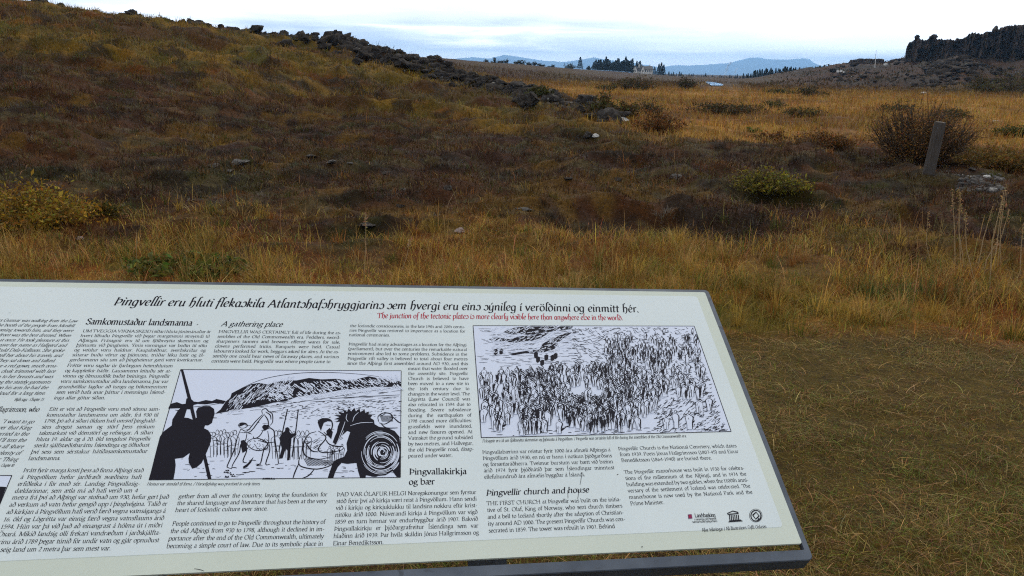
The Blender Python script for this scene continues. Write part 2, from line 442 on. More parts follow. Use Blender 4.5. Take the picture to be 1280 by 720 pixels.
# ================================================================== ground plants (uncountable: one object per kind)
def blades(name, X, Y, h, wd, lean, col_, mat, ldir=None, k=2, sink=.01, tip=.25, droop=1.0, kind='stuff', parent=None, Z=None):
    n = len(X)
    Zb = (height(X, Y) if Z is None else Z) - sink
    th = RNG.uniform(0, 2 * math.pi, n) if ldir is None else ldir
    dx, dy = np.cos(th), np.sin(th)
    wa = th + math.pi / 2 + RNG.normal(0, .5, n)
    wx, wy = np.cos(wa) * wd / 2, np.sin(wa) * wd / 2
    rows = []
    for s in range(k + 1):
        u = s / k
        off = lean * h * (u ** 1.8)
        up = h * u * np.maximum(1 - .45 * droop * np.minimum(lean, 1.4) * u, .12)
        px, py, pz = X + dx * off, Y + dy * off, Zb + up
        f = 1 - (1 - tip) * u ** 1.5 if s < k else 0
        if s < k:
            rows.append(np.c_[px - wx * f, py - wy * f, pz]); rows.append(np.c_[px + wx * f, py + wy * f, pz])
        else:
            rows.append(np.c_[px, py, pz])
    nv = 2 * k + 1
    V = np.stack(rows, 1).reshape(-1, 3)
    base = (np.arange(n) * nv)[:, None]
    pat, tots = [], []
    for s in range(k - 1):
        pat += [2 * s, 2 * s + 1, 2 * s + 3, 2 * s + 2]; tots.append(4)
    pat += [2 * k - 2, 2 * k - 1, 2 * k]; tots.append(3)
    loops = (base + np.array(pat)[None]).ravel()
    tot = np.tile(tots, n); st = np.concatenate([[0], np.cumsum(tot)[:-1]])
    cc = np.repeat(np.clip(col_, .004, .8), nv, 0)
    o = mesh_np(name, V, st, tot, loops, mat, parent, cc)
    if kind: tag(o, kind=kind)
    return o
def scatter(n, a, b, p=1.0, spread=.80, pad=1.0):
    """points between depths a and b, density falling with distance; p=1 is even per square metre"""
    u = RNG.uniform(0, 1, n)
    if abs(p + 1) < 1e-6: D = a * (b / a) ** u
    else: D = (a ** (p + 1) + u * (b ** (p + 1) - a ** (p + 1))) ** (1 / (p + 1))
    X = RNG.uniform(-1, 1, n) * (spread * D + pad)
    return X, D
def keep(X, Y, prob):
    k = RNG.uniform(0, 1, len(X)) < prob
    return X[k], Y[k]
def vary(c, amt=.28, hue=.12):
    n = len(c)
    return c * np.exp(RNG.normal(0, amt, n))[:, None] * (1 + RNG.normal(0, hue, (n, 3)))

# worn, matted turf beside the board
X, Y = scatter(420000, 1.0, 5.3, .3)
wz = zones(X, Y)[0]
thin_ = .38 + .62 * sstep(.38, .54, fbm(X * 1.1, Y * 1.1, 3, 101))
X, Y = keep(X, Y, wz * thin_)
n = len(X)
gr = (.5 + .5 * sstep(.42, .58, fbm(X * 1.3, Y * 1.3, 3, 111))) * (1 - .75 * sstep(2.4, 4.2, Y - .25 * X))
pick = RNG.uniform(0, 1, n)
cc = np.where((pick < .33 - .09 * gr)[:, None], STRAW * 1.0, np.where((pick < .52)[:, None], BROWN * 1.25, np.where((pick < .60 + .38 * gr)[:, None], GREEN * 1.35 + c_(.035, .03, 0), mixa(OLIVE, GOLD, .4) * 1.2)))
blades('worn_turf', X, Y, (RNG.gamma(4, .0050, n) + .008) * (.6 + 1.0 * sstep(.35, .65, fbm(X * 5, Y * 5, 3, 113))) * (1 + .5 * gr), RNG.uniform(.0010, .0024, n), RNG.uniform(.3, 2.4, n) * (1 - .35 * gr), vary(cc, .35), M_BLADE, k=3, droop=1.25, sink=.006)
# long bleached stems lying across the turf
X, Y = scatter(1500, 1.1, 5.2, .6)
X, Y = keep(X, Y, zones(X, Y)[0]); n = len(X)
blades('fallen_straw', X, Y, RNG.uniform(.025, .075, n), RNG.uniform(.0016, .0030, n), RNG.uniform(1.8, 3.2, n), vary(np.tile(STRAW * 1.0, (n, 1)), .3), M_BLADE, k=4, droop=1.4, sink=-.012, tip=.6)

# tall autumn grass behind the board
X, Y = scatter(360000, 4.2, 11, .4)
t_ = zones(X, Y)[1]
n0 = fbm(X * .9, Y * .9, 3, 121)
X, Y = keep(X, Y, t_ * (.35 + .65 * sstep(.35, .55, n0))); n = len(X)
n1 = fbm(X * .55, Y * .8, 3, 131); n2 = fbm(X * 1.6, Y * 1.6, 3, 141)
edge = sstep(4.4, 5.5, Y)
hh = (RNG.gamma(6, .017, n) + .02) * (.35 + .65 * edge) * (1 - .45 * sstep(6, 9.5, Y)) * (.5 + .65 * n1) * (.45 + 1.1 * sstep(.3, .7, fbm(X * 2.8, Y * 2.8, 2, 133)))
pick = RNG.uniform(0, 1, n) + .6 * (n2 - .5)
cc = np.where((pick < .40)[:, None], GOLD * 1.55, np.where((pick < .62)[:, None], RUST * 1.5, np.where((pick < .76)[:, None], STRAW * 1.15, np.where((pick < .88)[:, None], OLIVE * 1.1, GREEN * 1.3))))
greenpatch = sstep(.60, .70, fbm(X * .8 + 9, Y * .8, 3, 151))[:, None]
cc = mixa(cc, GREEN * 1.2 + c_(.03, .02, 0), greenpatch * .5)
blades('tall_grass', X, Y, hh, RNG.uniform(.0024, .0052, n) * np.maximum(1, Y / 6), RNG.uniform(.15, 1.0, n), vary(cc), M_BLADE, k=3)
# flowering stems with seed heads above the grass
X, Y = scatter(420, 5.0, 8.6, .6)
X, Y = keep(X, Y, zones(X, Y)[1] + .25 * zones(X, Y)[2]); n = len(X)
blades('seed_stems', X, Y, RNG.uniform(.18, .42, n), RNG.uniform(.0025, .004, n), RNG.uniform(.05, .45, n), vary(np.tile(STRAW * .95, (n, 1)), .2), M_BLADE, k=4, tip=1.6)

# heath: low wiry heather, crowberry and moss
X, Y = scatter(230000, 6.6, 30, -.25)
hw = zones(X, Y)[2]
d0 = fbm(X * 1.1, Y * 1.4, 4, 161)
X, Y = keep(X, Y, hw * (.35 + .65 * sstep(.36, .52, d0))); n = len(X)
cv = cover(X, Y)
pick = RNG.uniform(0, 1, n)
cc = mixa(cv * 1.25, np.where((pick < .5)[:, None], HEATHER * 1.3, np.where((pick < .8)[:, None], BROWN * 1.3, OLIVE)), .35)
st_ = (pick > .955)[:, None]
cc = np.where(st_, STRAW * .55, cc)
sc_ = np.sqrt(np.maximum(Y, 8) / 9)
bump_ = .55 + .9 * sstep(.45, .7, fbm(X * .7, Y * .9, 3, 171))
blades('heather', X, Y, (RNG.gamma(4, .017, n) + .015) * sc_ * bump_, RNG.uniform(.005, .012, n) * sc_, RNG.uniform(.2, 1.3, n), vary(cc, .38), M_BLADE, k=2)

# hillside grass and heather on the left
X, Y = scatter(220000, 17, 72, -.35, .95, 4)
hw = zones(X, Y)[3]
d0 = fbm(X * .8, Y * .9, 4, 181)
X, Y = keep(X, Y, hw * (.35 + .65 * sstep(.35, .55, d0)) * (1 - .35 * sstep(.35, .8, zones(X, Y)[6]))); n = len(X)
cv = cover(X, Y); pick = RNG.uniform(0, 1, n)
cc = mixa(cv * 1.4, np.where((pick < .55)[:, None], GOLD * .85, np.where((pick < .8)[:, None], BROWN * 1.1, mixa(OLIVE, GOLD, .4) * 1.2)), .40)
sc_ = np.sqrt(Y / 20)
blades('hill_grass', X, Y, (RNG.gamma(4, .034, n) + .03) * sc_, RNG.uniform(.010, .022, n) * sc_, RNG.uniform(.2, 1.1, n), vary(cc, .32), M_BLADE, k=2)

# golden grass of the open plain
X, Y = scatter(220000, 15, 150, -.75, .85, 4)
pw = zones(X, Y)[4]
wet = 1 - wet_ground(X, Y)
d0 = fbm(X * .5, Y * .35, 4, 191)
X, Y = keep(X, Y, pw * wet * (.4 + .6 * sstep(.35, .55, d0))); n = len(X)
cv = cover(X, Y); pick = RNG.uniform(0, 1, n)
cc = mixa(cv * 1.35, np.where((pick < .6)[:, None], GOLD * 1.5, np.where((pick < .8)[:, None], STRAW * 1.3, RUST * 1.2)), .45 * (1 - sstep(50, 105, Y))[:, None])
sc_ = np.sqrt(Y / 20)
blades('plain_grass', X, Y, (RNG.gamma(5, .036, n) + .04) * sc_, RNG.uniform(.010, .022, n) * sc_, RNG.uniform(.15, .8, n), vary(cc, .25), M_BLADE, k=2)
# scrub on the talus under the cliff
X, Y = scatter(70000, 105, 300, -.6, .9, 0)
X, Y = keep(X, Y, zones(X, Y)[5] * sstep(.4, .6, fbm(X * .06, Y * .14, 4, 201))); n = len(X)
cc = mixa(cover(X, Y) * 1.3, OLIVE * .8, .3)
blades('slope_scrub', X, Y, RNG.uniform(.2, .8, n), RNG.uniform(.12, .34, n), RNG.uniform(.2, .9, n), vary(cc, .35), M_BLADE, k=2)

# single tussocks, heather cushions and moss hummocks: every blade of one cushion shares its colour
def clumps(name, CX_, CY_, per, rad, h, wd, lean, cols, cv_mix=.35):
    n = len(CX_); a = RNG.uniform(0, 6.28, (n, per)); r = np.sqrt(RNG.uniform(0, 1, (n, per)))
    X = CX_[:, None] + rad[:, None] * r * np.cos(a) * 1.15; Y = CY_[:, None] + rad[:, None] * r * np.sin(a) * .95
    H = h[:, None] * (1.15 - .75 * r ** 2) * np.exp(RNG.normal(0, .25, (n, per)))
    col_ = np.repeat(mixa(cols, cover(CX_, CY_) * 1.2, cv_mix), per, 0) * np.exp(RNG.normal(0, .22, n * per))[:, None]
    ld = a + RNG.normal(0, .5, (n, per))
    blades(name, X.ravel(), Y.ravel(), H.ravel(), np.repeat(wd, per) * RNG.uniform(.7, 1.3, n * per), RNG.uniform(.15, lean, n * per), col_, M_BLADE, ldir=ld.ravel(), k=2)
def pick_cols(n, table):
    w_ = np.array([t[0] for t in table]); k = RNG.choice(len(table), n, p=w_ / w_.sum())
    return np.array([t[1] for t in table])[k] * np.exp(RNG.normal(0, .22, n))[:, None]
X, Y = scatter(7000, 7.0, 30, -.1); X, Y = keep(X, Y, zones(X, Y)[2] * .85); n = len(X)
tab = [(5, HEATHER * 1.1), (4, DARK * 1.1), (3, BROWN * 1.3), (2, OLIVE * 1.0), (1.6, GREEN * .9), (1.6, RUST * 1.2), (1.2, MOSS * .9), (.8, GOLD * 1.0), (.5, LICHEN * .55)]
sz = np.sqrt(np.maximum(Y, 8) / 9)
clumps('heather_cushions', X, Y, 34, RNG.uniform(.06, .24, n) * sz, RNG.uniform(.05, .13, n) * sz, .008 * sz, 1.1, pick_cols(n, tab))
X, Y = scatter(9500, 18, 70, -.3, .95, 4); X, Y = keep(X, Y, zones(X, Y)[3] * .85); n = len(X)
tab = [(3, GOLD * .95), (3, OLIVE * 1.25), (2.5, BROWN * 1.1), (2.5, HEATHER * 1.0), (2, DARK), (1.5, GREEN * 1.0), (1.2, RUST * 1.1), (1.2, MOSS * .95)]
sz = np.sqrt(Y / 20)
clumps('hill_tussocks', X, Y, 22, RNG.uniform(.12, .42, n) * sz, RNG.uniform(.10, .26, n) * sz, .016 * sz, .9, pick_cols(n, tab))
X, Y = scatter(6500, 17, 120, -.5, .85, 4); X, Y = keep(X, Y, zones(X, Y)[4] * (1 - wet_ground(X, Y)) * .8); n = len(X)
tab = [(4, GOLD * 1.35), (4, STRAW * 1.2), (1.5, RUST * 1.1), (1.6, OLIVE * 1.2), (1.6, BROWN * 1.0)]
sz = np.sqrt(Y / 20)
clumps('plain_tussocks', X, Y, 20, RNG.uniform(.10, .35, n) * sz, RNG.uniform(.12, .30, n) * sz, .014 * sz, .7, pick_cols(n, tab))
X, Y = scatter(1500, 4.7, 9.5, .7); X, Y = keep(X, Y, zones(X, Y)[1] * .8); n = len(X)
tab = [(4, GOLD * 1.3), (3, STRAW * 1.1), (2, RUST * 1.4), (2, mixa(OLIVE, GOLD, .4) * 1.2), (1.6, GREEN * 1.3)]
clumps('grass_clumps', X, Y, 46, RNG.uniform(.03, .11, n), RNG.uniform(.10, .30, n) * (1 - .4 * sstep(6, 9.5, Y)), np.full(n, .0040), .8, pick_cols(n, tab), .2)
# ================================================================== stones, shrubs, post
from mathutils import noise as mn
import bmesh
def rock_mesh(name, seed, sub=2, rough=.16, flat=.75, npts=15):
    """an angular block: the hull of random points, broken up and roughened"""
    r = random.Random(int(seed * 101)); bm = bmesh.new()
    for i in range(npts):
        v = Vector((r.gauss(0, 1), r.gauss(0, 1), r.gauss(0, 1))).normalized() * r.uniform(.72, 1.12); bm.verts.new(v)
    h = bmesh.ops.convex_hull(bm, input=bm.verts[:])
    bmesh.ops.delete(bm, geom=list({e for e in h['geom_interior'] + h['geom_unused'] if isinstance(e, bmesh.types.BMVert)}), context='VERTS')
    if sub: bmesh.ops.subdivide_edges(bm, edges=bm.edges[:], cuts=sub, use_grid_fill=True)
    bmesh.ops.triangulate(bm, faces=bm.faces[:])
    o = Vector((seed * 3.7, seed * 1.9, seed * 7.3))
    for v in bm.verts:
        p = v.co.copy()
        d = 1 + rough * 1.5 * mn.noise(p * 1.7 + o) + rough * mn.noise(p * 4.1 + o) + rough * .6 * mn.noise(p * 9 + o)
        v.co = Vector((p.x * d, p.y * d, p.z * d * flat))
    bmesh.ops.recalc_face_normals(bm, faces=bm.faces[:])
    me = bpy.data.meshes.new(name); bm.to_mesh(me); bm.free()
    return me
M_LAVA = m_mottle('lava_rock', (.024, .021, .020), (.062, .055, .050), 3.5, .95, (.19, .185, .165), 5, .63, .5, spec=.05)
M_LAVADARK = m_mottle('dark_lava', (.022, .019, .018), (.058, .050, .044), 2.5, .95, (.075, .08, .055), 6, .63, .5, spec=.05)
M_TALUS = m_mottle('talus_rock', (.026, .021, .018), (.066, .053, .043), .12, .95, (.10, .095, .075), .6, .63, spec=.05)
M_PALE = m_mottle('lichened_stone', (.04, .037, .035), (.095, .088, .082), 3, .9, (.25, .24, .225), 5, .61, .3)
M_WHITE = m_mottle('white_stone', (.46, .45, .43), (.66, .65, .62), 6, .85)
M_PINK = m_mottle('pinkish_stone', (.22, .16, .15), (.34, .27, .25), 6, .9)
ROCKS = {}
for nm, mat, flat, sub in (('dark', M_LAVADARK, .85, 4), ('lava', M_LAVA, .8, 3), ('pale', M_PALE, .55, 4), ('white', M_WHITE, .6, 3), ('pink', M_PINK, .8, 4)):
    ROCKS[nm] = []
    for i in range(4):
        me = rock_mesh(nm + '_rock', i + 3.3 + len(nm), sub, .26 if nm == 'dark' else .2, flat, 20); me.materials.append(mat); ROCKS[nm].append(me)
def stone(kind, name, px, py, wpx, label, cat, group=None, hs=1.0, sink=.35, i=None):
    p, D = ground_hit(px, py)
    r = wpx * D / FPX / 2 / .8
    me = ROCKS[kind][(int(px) if i is None else i) % 4]
    o = bpy.data.objects.new(name, me); C.objects.link(o)
    o.scale = (r, r * RNG.uniform(.8, 1.1), r * hs); o.rotation_euler = (RNG.normal(0, .1), RNG.normal(0, .1), RNG.uniform(0, 6.28))
    o.location = (p[0], p[1], p[2] + r * hs * (.7 - sink) * .6)
    return tag(o, label, cat, group)
rd0 = random.Random(21)
# boulders standing on the skyline of the left hill
for px, py, wp, hs in ((15, 11, 34, .5), (45, 15, 30, .5), (75, 19, 34, .5), (120, 25, 30, .6), (150, 27, 26, .6), (176, 29, 24, .7), (204, 33, 22, .6), (227, 37, 18, .8), (255, 38, 30, .7), (277, 41, 22, .6), (298, 44, 34, .9), (323, 46, 12, 1.25), (343, 54, 28, .8), (367, 56, 18, .9), (396, 63, 24, .8), (418, 69, 20, .7)):
    p = at_depth(px, py, crest_depth(ray(px, 95)[0]) * .985)
    r = wp * .5 * p[1] / FPX / 2 / .8
    o = bpy.data.objects.new('lava_boulder', ROCKS['dark'][px % 4]); C.objects.link(o)
    z = hz(p[0], p[1]); o.location = (p[0], p[1], min(max(p[2] - .1, z - .2), z + r * hs * .45))
    o.scale = (r, r * .9, r * hs); o.rotation_euler = (.1, -.1, px * .37)
    tag(o, 'tall upright dark lava boulder on the skyline of the left hill' if px == 323 else 'broad hunched dark lava boulder topping the skyline of the left hill' if px == 298 else 'dark rough lava boulder along the skyline of the left hill', 'boulder', 'lava boulders on the left skyline')
for i in range(38):
    px = -20 + 455 * (i + rd0.uniform(.1, .9)) / 38; p = at_depth(px, np.interp(px, [0, 110, 220, 330, 430], [12, 25, 37, 53, 67]), crest_depth(ray(px, 95)[0]) * rd0.uniform(.97, 1.0))
    r = rd0.uniform(5, 13) * p[1] / FPX / 2 / .8
    o = bpy.data.objects.new('lava_boulder', ROCKS['dark'][i % 4]); C.objects.link(o)
    o.location = (p[0], p[1], hz(p[0], p[1]) + r * .3 + rd0.uniform(0, .25)); o.scale = (r, r * rd0.uniform(.8, 1.2), r * rd0.uniform(.7, 1.15)); o.rotation_euler = (rd0.uniform(-.3, .3), rd0.uniform(-.3, .3), rd0.uniform(0, 6.28))
    tag(o, 'dark rough lava boulder along the skyline of the left hill', 'boulder', 'lava boulders on the left skyline')
# boulders along the crest running down to the plain
for i, (px, py, wp, kind) in enumerate(((455, 75, 16, 'dark'), (469, 72, 20, 'dark'), (486, 80, 22, 'dark'), (446, 80, 14, 'lava'), (503, 84, 16, 'lava'), (518, 88, 14, 'lava'), (547, 96, 12, 'lava'), (575, 101, 18, 'dark'), (590, 100, 16, 'dark'), (604, 106, 15, 'lava'), (622, 111, 14, 'dark'), (640, 116, 16, 'lava'), (655, 121, 15, 'dark'), (668, 127, 18, 'dark'), (684, 127, 13, 'lava'),
                                        (648, 128, 15, 'dark'), (660, 133, 20, 'dark'), (700, 133, 13, 'lava'), (725, 139, 12, 'dark'), (745, 145, 14, 'lava'), (760, 150, 16, 'lava'), (778, 153, 12, 'white'))):
    lab = 'dark lava rock in the tumbled crest running down to the golden plain'
    if kind == 'lava': lab = 'grey lichen spotted lava rock in the crest running down to the plain'
    if kind == 'white': lab = 'white topped rock at the foot of the rocky crest beside the rusty bush'
    if px == 469: lab = 'big dark boulder topping the knoll where the left skyline dips'
    stone(kind, 'crest_rock', px, py, wp, lab, 'rock', 'rocks along the descending crest', .85, .25)
# rubble of the crest and the talus: uncountable
def rubble(name, X, Y, R, mat, flat=.7, sink=.3):
    base = []
    for s in range(6):
        me = rock_mesh('tmp', s + 20.5, 1, .24, flat, 20)
        v = np.empty(len(me.vertices) * 3); me.vertices.foreach_get('co', v)
        f = np.empty(len(me.loops), np.int32); me.loops.foreach_get('vertex_index', f)
        base.append((v.reshape(-1, 3), f.reshape(-1, 3))); bpy.data.meshes.remove(me)
    Z = height(X, Y); VV, FF, off = [], [], 0
    for i in range(len(X)):
        v, f = base[i % 6]; a = RNG.uniform(0, 6.28); ca, sa = math.cos(a), math.sin(a)
        q = v * R[i] * np.array([1, RNG.uniform(.7, 1.2), RNG.uniform(.7, 1.2)])
        q = np.c_[q[:, 0] * ca - q[:, 1] * sa, q[:, 0] * sa + q[:, 1] * ca, q[:, 2]] + np.array([X[i], Y[i], Z[i] + R[i] * (.5 - sink)])
        VV.append(q); FF.append(f + off); off += len(v)
    V = np.concatenate(VV); F = np.concatenate(FF); n = len(F)
    o = mesh_np(name, V, np.arange(n) * 3, np.full(n, 3), F.ravel(), mat)
    return tag(o, kind='stuff')
def crest_pts(n, p0, p1, back, front, mu=0.0):
    px = RNG.uniform(p0, p1, n); t = np.array([ray(p, 95)[0] for p in px]); cdp = crest_depth(t)
    D = cdp * (1 - np.abs(RNG.normal(mu, front, n))) + RNG.uniform(-.3, back, n)
    return t * D, D
X, Y = crest_pts(1700, 440, 715, .6, .06); rubble('crest_rubble', X, Y, RNG.gamma(1.6, .06, len(X)) + .05, M_LAVA)
X, Y = crest_pts(620, 640, 782, .4, .06); rubble('crest_rubble', X, Y, RNG.gamma(1.6, .05, len(X)) + .04, M_LAVA)
X, Y = crest_pts(1300, -150, 470, .6, .05); rubble('skyline_rubble', X, Y, RNG.gamma(1.4, .11, len(X)) + .07, M_LAVADARK)
X, Y = crest_pts(130, 528, 605, .5, .035); rubble('pale_rubble', X, Y, RNG.gamma(2, .035, len(X)) + .03, M_PALE)
px = RNG.uniform(1040, 1330, 5200); D = RNG.uniform(112, 240, 5200); t = np.array([ray(p, 95)[0] for p in px])
mound = np.exp(-((px - 1190) / 38) ** 2) * (D < 172)
kk = RNG.uniform(0, 1, 5200) < zones(t * D, D)[5] * (.03 + .9 * mound + .25 * sstep(.5, .65, fbm(t * D * .07, D * .07, 3, 55))); rubble('talus_rubble', (t * D)[kk], D[kk], RNG.gamma(1.5, .22, kk.sum()) + .12, M_TALUS)
px = RNG.uniform(1196, 1252, 240); py = RNG.uniform(219, 241, 240)
pt = np.array([ground_hit(a, b)[0] for a, b in zip(px, py)]); rubble('broken_lava', pt[:, 0], pt[:, 1], RNG.gamma(1.5, .014, 240) + .010, M_PALE, .8, .5)
# single stones in the heath
heath_stones = [(575, 291, 10, 'pink', 'rounded pinkish stone in the dark heath above the middle of the board', 1), (744, 171, 9, 'white', 'small bright white topped stone by the foot of the crest', .9), (735, 173, 12, 'lava', 'dark stone touching the white topped stone near the crest', .9),
    (300, 204, 26, 'pale', 'flat lichened slab in the upper left heath', .35), (268, 208, 18, 'pale', None, .4), (392, 196, 22, 'pale', None, .35), (412, 203, 20, 'pale', None, .35), (286, 214, 16, 'pale', None, .5), (250, 247, 22, 'pale', None, .35), (240, 251, 14, 'pale', None, .4),
    (482, 217, 14, 'lava', None, .5), (437, 205, 12, 'pale', None, .4), (560, 237, 16, 'lava', None, .6), (655, 262, 17, 'pale', 'broad grey lichened stone below the orange patch of the heath', .3), (845, 222, 16, 'pale', 'pale grey stone at the right end of the middle heath', .6), (833, 227, 10, 'pale', None, .5), (772, 226, 12, 'lava', None, .6), (710, 225, 14, 'lava', None, .5), (500, 258, 16, 'lava', None, .5), (505, 237, 11, 'pale', None, .5), (590, 219, 10, 'pale', None, .5), (460, 283, 30, 'lava', None, .35),
    (1185, 216, 13, 'pale', 'pale flat stone at the foot of the leaning post', .4), (1232, 222, 10, 'white', 'whitest stone of the broken lava patch beside the tall stems', .6), (1216, 213, 12, 'lava', None, .5), (1242, 232, 14, 'pale', None, .5), (1155, 117, 7, 'white', 'white stone at the edge of the plain under the right slope', .6), (1107, 82, 4, 'white', 'white stone in the notch of the far low cliff', 1.2), (1245, 152, 7, 'white', None, .5), (100, 300, 8, 'pink', None, .7)]
for px, py, wp, kd, lab, hs in heath_stones:
    g_ = None
    if lab is None:
        lab, g_ = {'pale': ('small grey lichened stone half sunk in the heath', 'lichened stones in the heath'), 'lava': ('dark lava stone half sunk in the heath', 'dark stones in the heath'), 'white': ('tiny white stone in the golden grass at the right', None), 'pink': ('small pale stone in the heath above the left end of the board', None)}[kd]
    stone(kd, 'heath_stone', px, py, wp * (.8 if g_ else 1), lab, 'stone', g_, hs, .6 if g_ else .4)

# ---- shrubs
def tubes(name, paths, mat, parent=None):
    """tapered stems, each a list of (point, radius)"""
    V, F = [], []
    for path in paths:
        b = len(V); n = len(path)
        for i, (p, r) in enumerate(path):
            d = Vector(path[min(i + 1, n - 1)][0]) - Vector(path[max(i - 1, 0)][0]); d.normalize()
            u = d.orthogonal().normalized(); v = d.cross(u)
            for k in range(4):
                a = k * math.pi / 2; V.append(tuple(Vector(p) + (u * math.cos(a) + v * math.sin(a)) * r))
        for i in range(n - 1):
            for k in range(4): F.append((b + 4 * i + k, b + 4 * i + (k + 1) % 4, b + 4 * i + 4 + (k + 1) % 4, b + 4 * i + 4 + k))
    return mesh_py(name, V, F, mat, parent, smooth=True)
def leaves(name, Pn, size, col_, mat, parent=None, asp=1.6):
    n = len(Pn)
    a = RNG.normal(0, 1, (n, 3)); a /= np.linalg.norm(a, axis=1)[:, None]
    b = np.cross(a, RNG.normal(0, 1, (n, 3))); b /= np.linalg.norm(b, axis=1)[:, None]
    s = (size * np.exp(RNG.normal(0, .3, n)))[:, None] / 2
    V = np.stack([Pn - a * s * asp, Pn + b * s * .6, Pn + a * s * asp, Pn - b * s * .6], 1).reshape(-1, 3)
    st = np.arange(n) * 4
    return mesh_np(name, V, st, np.full(n, 4), np.arange(4 * n), mat, parent, np.repeat(np.clip(col_, .004, .8), 4, 0))
def shrub(px, pyb, wpx, hpx, cols, label, n=1600, stems=22, leaf=.05, up=.5, group=None, D=None, twiggy=0.0, cat='shrub', name='shrub'):
    if D is None: p, D = ground_hit(px, pyb)
    else:
        p = at_depth(px, pyb, D); p[2] = hz(p[0], p[1])
    W, H = wpx * D / FPX / 2, hpx * D / FPX
    root = empty(name, (p[0], p[1], p[2] - .03))
    paths, pts = [], []
    for i in range(stems):
        a = RNG.uniform(0, 6.28); r = math.sqrt(RNG.uniform(.0, 1)); lobe = .62 + .62 * float(vn(np.array([a * 1.1 + px]), np.array([pyb * .37]), 3)[0]); r = r * (.75 + .35 * lobe); top = H * (1 - (.32 if twiggy and n > 9000 else .55) * r ** 2) * RNG.uniform(.7, 1.1) * (.6 + .45 * lobe)
        e = np.array([math.cos(a) * W * r, math.sin(a) * W * r * .8, top]); m = e * np.array([up, up, .55])
        base = np.array([math.cos(a) * W * .12 * r, math.sin(a) * W * .12 * r, -.05])
        r0 = max(.006, H * .012)
        paths.append([(base, r0), (m, r0 * .65), (e, r0 * .25)])
        kk = max(6, n // stems)
        for _ in range(kk):
            u = RNG.uniform(.25 if twiggy else .05, 1.0)
            c = base * (1 - u) ** 2 + 2 * u * (1 - u) * m + u * u * e
            pts.append(c + RNG.normal(0, 1, 3) * np.array([W, W * .8, H * .8]) * (.07 + .08 * u))
        if twiggy:
            for _ in range(5):
                u = RNG.uniform(.3, .9); c = base * (1 - u) ** 2 + 2 * u * (1 - u) * m + u * u * e
                q = c + (e - c) * RNG.uniform(.4, .9) + RNG.normal(0, .10, 3) * np.array([W, W, H]) * 1.4
                paths.append([(c, r0 * .45), (q, r0 * .15)])
    pts = np.array(pts); pts[:, 2] = np.maximum(pts[:, 2], .0)
    k = RNG.integers(0, len(cols), len(pts)); clump = np.exp(.5 * (fbm(pts[:, 0] * 5 / W * .5 + px, pts[:, 2] * 5 / H * .5 + pts[:, 1] * 3 / W, 2, 7) - .5))[:, None]
    leaves('foliage', pts, np.full(len(pts), max(leaf, D * .0011)), vary(np.array(cols)[k] * clump, .3), M_LEAF, root)
    tubes('branches', paths, M_TWIG, root)
    return tag(root, label, cat, group)
DKG, BRN, YEL, RST, OLV, GRN = (.040, .042, .018), (.062, .042, .020), (.27, .23, .03), (.16, .075, .022), (.085, .078, .022), (.055, .085, .02)
shrub(1146, 207, 122, 72, [(.17, .092, .034), (.22, .125, .042), (.11, .066, .028)], 'large twiggy brown bush behind the leaning post', 15000, 170, .021, .75, twiggy=1)
shrub(956, 238, 104, 29, [(.22, .18, .028), (.15, .135, .026), OLV], 'low yellow green bush standing out of the dark heath', 4200, 60, .024, .6, twiggy=1)
shrub(992, 239, 44, 18, [YEL, OLV], 'small olive bush touching the right side of the yellow green bush', 1500, 16, .028, .5)
shrub(38, 282, 175, 56, [(.27, .185, .026), (.18, .135, .026), (.22, .13, .026)], 'wide ochre yellow willow scrub at the left edge behind the board', 9000, 60, .024, .5)
shrub(128, 268, 60, 20, [(.14, .10, .022), OLV], 'low ochre sprig reaching right from the yellow willow scrub', 1500, 16, .022, .5)
shrub(752, 145, 36, 28, [(.075, .070, .024), BRN, (.10, .085, .03)], 'round olive bush left of the two dark bushes behind the crest', 2400, 30, .05)
shrub(783, 146, 34, 22, [OLV, BRN], 'paler middle bush of the three behind the crest', 1800, 26, .05)
shrub(807, 143, 44, 20, [DKG, BRN], 'dark right hand bush of the three behind the crest', 2200, 26, .05)
shrub(820, 165, 76, 28, [RST, (.12, .06, .02), BRN], 'wide rust red bush at the foot of the crest', 4000, 40, .04)
shrub(795, 112, 60, 17, [BRN, DKG, (.07, .05, .025)], 'big brown thicket in front of the far farmhouse', 3000, 36, .1)
shrub(762, 113, 36, 9, [BRN, OLV], 'low brown scrub touching the left of the big thicket', 1000, 16, .1)
shrub(856, 112, 28, 17, [BRN, DKG], 'upright brown bush right of the big brown thicket', 1800, 26, .1)
shrub(675, 121, 34, 14, [OLV, DKG], 'olive bush behind the upper rocks of the crest', 1600, 24, .06)
shrub(1120, 141, 46, 12, [(.060, .062, .022), DKG], 'low dark green mound alone in the golden plain', 2600, 30, .05)
shrub(1188, 149, 60, 14, [(.055, .055, .022), DKG, BRN], 'dark mound showing just above the twiggy brown bush', 2600, 30, .05)
shrub(1270, 170, 54, 14, [(.075, .078, .022), OLV], 'green mound at the right edge of the plain', 2400, 28, .045)
shrub(1250, 208, 110, 26, [(.17, .105, .028), (.12, .085, .025)], 'broad ochre mound right of the leaning post', 6500, 60, .030)
shrub(1030, 184, 84, 20, [RST, (.14, .075, .022), BRN], 'orange brown mound between the yellow green bush and the twiggy bush', 5000, 46, .032)
shrub(962, 174, 48, 11, [RST, BRN], 'small rusty tussock left of the orange brown mound', 1800, 20, .04)
shrub(1005, 146, 48, 14, [(.07, .07, .025), BRN], 'olive mound right of the dark mound row in the plain', 2200, 26, .05)
shrub(965, 136, 40, 12, [OLV, DKG], 'dark olive mound in the middle of the golden plain', 2000, 26, .05)
